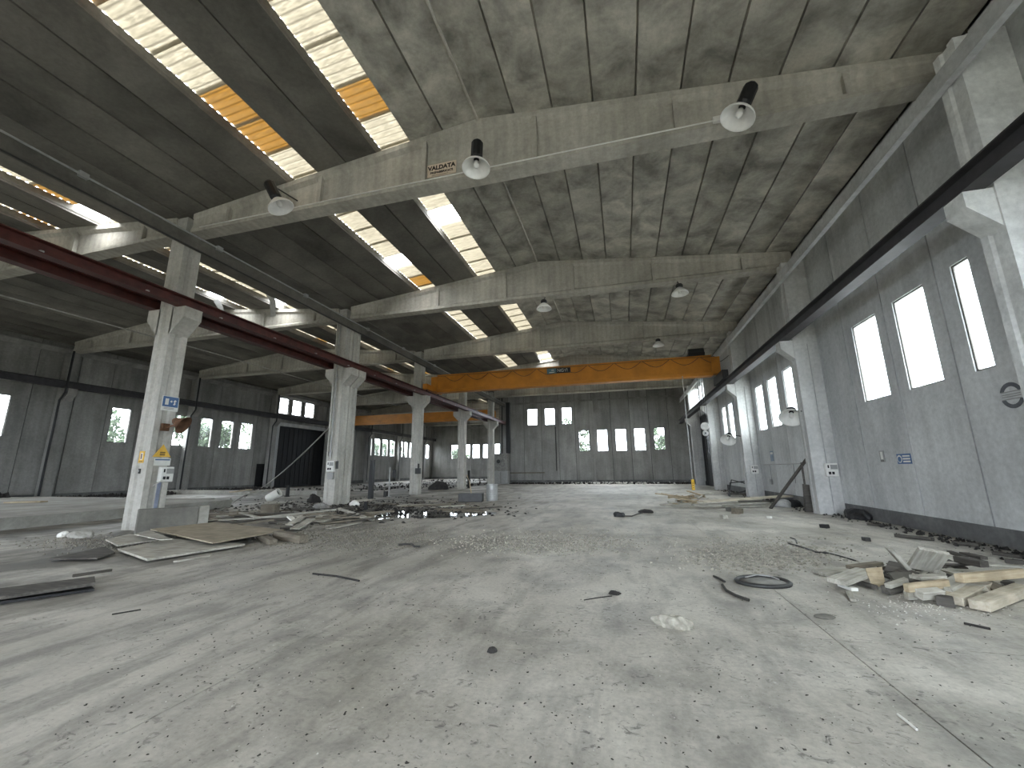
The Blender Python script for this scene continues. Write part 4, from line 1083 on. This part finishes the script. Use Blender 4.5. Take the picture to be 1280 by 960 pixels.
for i in range(46):
    a = rnd.gauss(.35, .55); c = F(rnd.uniform(265, 470), rnd.uniform(637, 655), 0); L = rnd.uniform(.6, 2.6)
    c.z = rnd.uniform(.03, .16); dv = Vector((math.cos(a) * L / 2, math.sin(a) * L / 2, rnd.uniform(-.02, .06)))
    plank('loose board scattered in the left plank heap', c - dv, c + dv, rnd.uniform(.07, .2), rnd.uniform(.025, .06), rnd.choice([G, D, D, B_, G]), rnd.uniform(-.2, .2), LP)
for i in range(18):
    a = rnd.gauss(.3, .6); c = F(rnd.uniform(455, 600), rnd.uniform(622, 640), 0); L = rnd.uniform(.6, 2.4)
    c.z = rnd.uniform(.03, .1); dv = Vector((math.cos(a) * L / 2, math.sin(a) * L / 2, rnd.uniform(-.01, .03)))
    plank('loose dark board between the puddle and the farther columns', c - dv, c + dv, rnd.uniform(.08, .2), rnd.uniform(.03, .06), rnd.choice([D, B_, D, G]), rnd.uniform(-.2, .2), 'loose boards beyond the puddle')
from collections import defaultdict
def ordinal(n):
    return ordw[n - 1] if n <= len(ordw) else '%d%s' % (n, {1: 'st', 2: 'nd', 3: 'rd'}.get(n % 10 if not 10 < n % 100 < 14 else 0, 'th'))
def screen_x(o):
    d = o.matrix_world.translation - Vector((0, 0, H)); return d.dot(right) / d.dot(fwd)
def number_labels(start, noun, where, group):
    by = defaultdict(list)
    for o in [q for q in COL.objects if q.get('label') == start]:
        by[{'weathered_board': 'pale grey', 'tan_board': 'tan', 'dark_board': 'dark', 'brown_timber': 'brown'}[o.data.materials[0].name]].append(o)
    for c, L in by.items():
        for i, o in enumerate(sorted(L, key=screen_x)): o['label'] = '%s %s, %s such from the left %s' % (c, noun, ordinal(i + 1), where)
number_labels('loose board scattered in the left plank heap', 'loose board', 'in the left plank heap', LP)
number_labels('loose dark board between the puddle and the farther columns', 'loose board', 'beyond the puddle', '')
number_labels('broken tan lath in the heap before the far right columns', 'broken lath', 'in the far lath heap', '')
number_labels('short broken board buried in the right wood pile', 'short broken board', 'in the right wood pile', '')
# white block, tube, posts
p = F(335, 645, 0); o = thing('carton', 'dark carton with a white side in the left plank heap', 'box', p, R(20)); MB().box(-.2, .3, -.2, .2, 0, .42).build('body', B_, o); MB().box(-.215, -.2, -.16, .16, .05, .38).build('white_side', M['white_plastic'], o); 
p = F(341, 627); o = thing('tube', 'white tube end lying open toward the camera in the left hall', 'pipe', (p.x, p.y, .32), R(-50)); o.rotation_euler = (0, R(-30), R(15))
MB().lathe([(.22, -.35), (.24, .35), (.19, .35), (.18, -.35), (.22, -.35)], 20, Matrix.Rotation(R(90), 4, 'Y')).build('shell', M['white_plastic'], o, smooth=True)
MB().lathe([(0, .2), (.187, .2), (.187, .22), (0, .22)], 20, Matrix.Rotation(R(90), 4, 'Y')).build('dark_inside', M['black'], o)
def post(label, px, py, ytop, r, mat, lean=0.0, name='post', foot=.12):
    p = F(px, py); t = AY(px + lean, ytop, p.y); o = thing(name, label, 'post', p)
    MB().box(-r, r, -r, r, 0, t.z).build('shaft', mat, o); MB().box(-foot, foot, -foot, foot, 0, .03).build('foot_plate', mat, o); return o
post('tall black post standing right of the double column', 463, 625, 575, .11, M['black'], 3)
post('thin grey post with a small box behind the tall black post', 486, 621, 584, .035, M['galv'], 2)
post('short black post standing before the black doorway on the left', 359, 621, 607, .08, M['black'], -1)
post('short dark stump on the floor right of the tall black post', 482, 621, 614, .1, M['dark_metal'], 1)
post('black stump in front of the puddle', 457, 638, 627, .06, M['black'], 1)
post('black narrow post beside the fourth column', 586, 610, 588, .10, M['black'], 0)
p = F(489, 621); t = AY(490, 582, p.y); bx_ = thing('small_box', 'small black box fixed beside the thin grey post', 'box', (p.x + .02, p.y, 1.15)); MB().box(.03, .2, -.06, .06, 0, .5).build('casing', M['black'], bx_)
p = F(615, 626); dr = thing('drum', 'grey metal drum standing before the far columns', 'drum', p)
MB().lathe([(0, 0), (.30, 0), (.30, .84), (.285, .86), (.28, .82), (0, .82)], 22).build('shell', M['galv'], dr, smooth=False)
for z in (.28, .56): MB().lathe([(.30, z - .02), (.315, z), (.30, z + .02)], 22).build('hoop', M['galv'], dr)
p = F(589, 627); bk = thing('dark_crate', 'dark grey block crate with a stick on it before the fourth column', 'crate', p, R(12)); MB().box(-.62, .62, -.35, .35, 0, .42).build('body', M['dark_metal'], bk, bevel=.02)
MB().tube([(0, 0, .42), (-.1, 0, 1.0), (-.25, 0, 1.35)], .03, 6).build('stick', M['wood_tan'], bk)
blob('dark_heap', 'dark rounded heap of rags behind the third column', 'heap', F(548, 612), .9, .5, .5, M['dark_wood'], 31, .3)
blob('dark_heap', 'dark heap of rubble left of the double column foot', 'heap', F(392, 628), .35, .3, .3, M['dark_wood'], 32, .35)
blob('plastic_bag', 'crumpled white bag at the right foot of the double column', 'bag', F(443, 632), .26, .15, .17, M['white_plastic'], 33, .45)
blob('plastic_bag', 'blue-grey crumpled foil at the left foot of the double column', 'bag', F(401, 637), .35, .25, .2, M['rubber_ring'], 34, .45)
blob('plastic_bag', 'white scrap at the foot of the double column, left', 'bag', F(399, 626), .2, .15, .15, M['white_plastic'], 35, .4)
blob('rubble_lump', 'pale lump of plaster on the floor left of the nearest column', 'rubble', F(100, 672), .35, .2, .14, M['raised'], 36, .3)
blob('rubble_lump', 'small white plaster lump left of the pale one', 'rubble', F(78, 671), .12, .1, .1, M['white_plastic'], 37, .3)
for lab, a, b, m_ in (('yellow lath at the foot of the left wall', (10, 628, .4), (55, 627, .4), T), ('pale board before the left wall by the kerb', (290, 615, .35), (312, 612, .35), T), ('long pale board on the far kerb in the left hall', (308, 616, .4), (336, 613, .4), G)):
    pl(lab, a, b, .35, .06, m_)
# puddles
def puddle(label, pts):
    q = [F(px, py) for px, py in pts]; n = len(q); c = sum(q, Vector()) / n
    out = []
    for i in range(n):
        a, b = q[i], q[(i + 1) % n]
        for t in (0, .33, .66):
            p = a.lerp(b, t); d = (p - c); out.append(c + d * (1 + rnd.uniform(-.06, .06)))
    o = MB().add([(p.x, p.y, .004) for p in out], [tuple(range(len(out)))]).build('puddle', M['water']); tag(o, label, 'puddle')
puddle('large dark puddle on the floor right of the double column', [(420, 646), (470, 638), (520, 638), (560, 640), (612, 640), (625, 642), (590, 646), (540, 648), (490, 647), (455, 652)])
puddle('small puddle beside the timber right of the double column', [(440, 640), (455, 636), (480, 637), (470, 641)])
puddle('shallow wet patch in the left hall beyond the third column', [(440, 611), (500, 607), (520, 609), (470, 613)])
puddle('wet patch before the end windows of the left hall', [(560, 606), (610, 603), (625, 605), (575, 609)])
# ropes and cables in the air
def air(label, pts, r, mat): return tag(MB().tube(pts, r, 6).build('cable', mat), label, 'cable')
a = Vector((-14.16, Y0 + BAY - .2, 3.75)); b = F(325, 611, .02); m1 = a.lerp(b, .5) + Vector((0, 0, -.5))
pts = [a.lerp(m1, t / 4).lerp(m1.lerp(b, t / 4), t / 4) for t in range(5)]
air('slack pale cable sagging from the double column to the floor', pts, .035, M['pale_cable'])
air('pale hose end trailing on the floor in the left hall', [F(325, 611, .03), F(300, 622, .03), F(285, 632, .03), F(270, 641, .03)], .04, M['pale_cable'])
a = AY(191, 345, 9.6); b = AY(171, 570, 9.6)
air('thin pale rope hanging beside the nearest left column', [Vector((b.x, 9.75, 10.16)), Vector((b.x, 9.6, b.z))], .014, M['pale_cable'])
air('thin tension cable running under the left roof behind the columns', [Vector((-15.6, 2, 6.2)), Vector((-15.6, 12, 6.28)), Vector((-15.6, 22, 6.2)), Vector((-15.6, 26, 6.22))], .02, M['pale_cable'])
for (px, lab, Y_) in ((0, 'loose bent sheet metal strip hanging from the broken left skylight, nearer', 17.2), (1, 'loose bent sheet metal strip hanging from the broken left skylight, farther', 17.2)):
    p = AY(290 + px * 62, 380 - px * 4, Y_)
    o = MB().add([(0, 0, 0), (.35, 0, 0), (.15, -.3, .75), (.55, -.3, .75), (-.05, -.5, 1.2), (.4, -.5, 1.2)], [(0, 1, 3, 2), (2, 3, 5, 4)]).build('metal_strip', M['galv']); o.location = (p.x, Y_ - .6, 9.72); tag(o, lab, 'strip')
# loose small stuff
def scatter(label, n, gen, smin, smax, mats, name='crumbs', cat='rubble', flat=.4):
    mb = MB(); idx = []
    for i in range(n):
        c = gen(); s_ = rnd.uniform(smin, smax); q = Euler((rnd.uniform(-.5, .5), rnd.uniform(-.5, .5), rnd.uniform(0, 6.3))).to_matrix()
        vs = [(-s_, -s_ * .5, 0), (s_ * .8, -s_ * .6, 0), (s_, s_ * .5, 0), (-s_ * .7, s_ * .6, 0), (rnd.uniform(-.3, .3) * s_, rnd.uniform(-.2, .2) * s_, s_ * flat * 2)]
        c = Vector(c); c.z += s_ * .12
        mb.add([c + q @ Vector(v) for v in vs], [(3, 2, 1, 0), (0, 1, 4), (1, 2, 4), (2, 3, 4), (3, 0, 4)])
    return tag(mb.build(name, mats), label, cat, None, 'stuff')
def near_gen():
    u = rnd.random(); y = 2.0 + 10 * u ** 1.3; x = rnd.uniform(-.95 * y - 1.6, .62 * y + 1); return (min(x, 6.8), y, 0)
M['fleck'] = plain('paint_fleck', (.62, .61, .57), .7, var=.2); M['dark_fleck'] = plain('dark_fleck', (.055, .05, .045), .9, var=.5)
M['gravel_dark'] = plain('dirty_gravel', (.24, .225, .19), .95, var=.6, scale=9)
M['gravel'] = plain('rubble_gravel', (.38, .36, .31), .95, var=.6, scale=9)
scatter('tiny white flakes of paint strewn over the near floor', 900, near_gen, .003, .009, M['fleck'], 'paint_flakes', 'flakes', .1)
scatter('dark crumbs and leaf bits strewn over the near floor', 2200, near_gen, .003, .013, M['dark_fleck'], 'dark_crumbs', 'crumbs', .25)
def area(px0, px1, py0, py1):
    def g():
        return F(rnd.gauss((px0 + px1) / 2, (px1 - px0) / 4.2), min(max(rnd.gauss((py0 + py1) / 2, (py1 - py0) / 4.2), py0 - 4), py1 + 8), 0)
    return g
scatter('band of sheet fragments and grit on the floor by the scrap ring', 2600, area(860, 1040, 676, 712), .008, .035, M['gravel'], 'grit', 'rubble', .4)
scatter('band of grit across the middle of the floor', 2600, area(560, 800, 664, 692), .008, .035, M['gravel'], 'grit', 'rubble', .4)
scatter('rubble strewn around the left plank heap', 2600, area(330, 560, 652, 690), .008, .03, M['gravel_dark'], 'grit', 'rubble', .5)
scatter('rubble around the sheets at the nearest left column', 1200, area(40, 260, 668, 690), .008, .03, M['gravel_dark'], 'grit', 'rubble', .5)
scatter('dusty crumbs around the right wood pile', 350, area(1060, 1290, 735, 775), .003, .012, M['fleck'], 'grit', 'rubble', .5)
scatter('dark rubble strip along the foot of the back wall', 900, lambda: (rnd.uniform(-12.5, 6.8), YB - abs(rnd.gauss(0, .7)) - .3, 0), .04, .16, M['dark_wood'], 'rubble_strip', 'rubble', .6)
scatter('pale rubble along the foot of the back wall', 260, lambda: (rnd.gauss(-2, 3), YB - abs(rnd.gauss(0, .8)) - .3, 0), .04, .2, M['fleck'], 'rubble_strip', 'rubble', .6)
scatter('dark rubble strip along the foot of the left wall', 900, lambda: (XL + 1.0 + abs(rnd.gauss(0, .6)), rnd.uniform(17.3, 33), .0), .05, .22, M['dark_wood'], 'rubble_strip', 'rubble', .7)
scatter('dark rubble on the raised strip before the left wall', 500, lambda: (XL + 1.0 + abs(rnd.gauss(0, .5)), rnd.uniform(9, 15.4), .36), .05, .22, M['dark_wood'], 'rubble_strip', 'rubble', .7)
scatter('dark rubble strip along the foot of the right wall', 700, lambda: (XR - .1 - abs(rnd.gauss(0, .35)), rnd.uniform(6, 33), 0), .02, .06, M['dark_wood'], 'rubble_strip', 'rubble', .6)
scatter('mixed rubble across the far left hall', 380, lambda: (rnd.uniform(-30, -15), rnd.uniform(30, 68), 0), .04, .15, M['dark_wood'], 'rubble_strip', 'rubble', .6)
scatter('soot and chips around the double column and beyond', 1500, area(280, 620, 622, 648), .02, .09, M['dark_wood'], 'grit', 'rubble', .3)
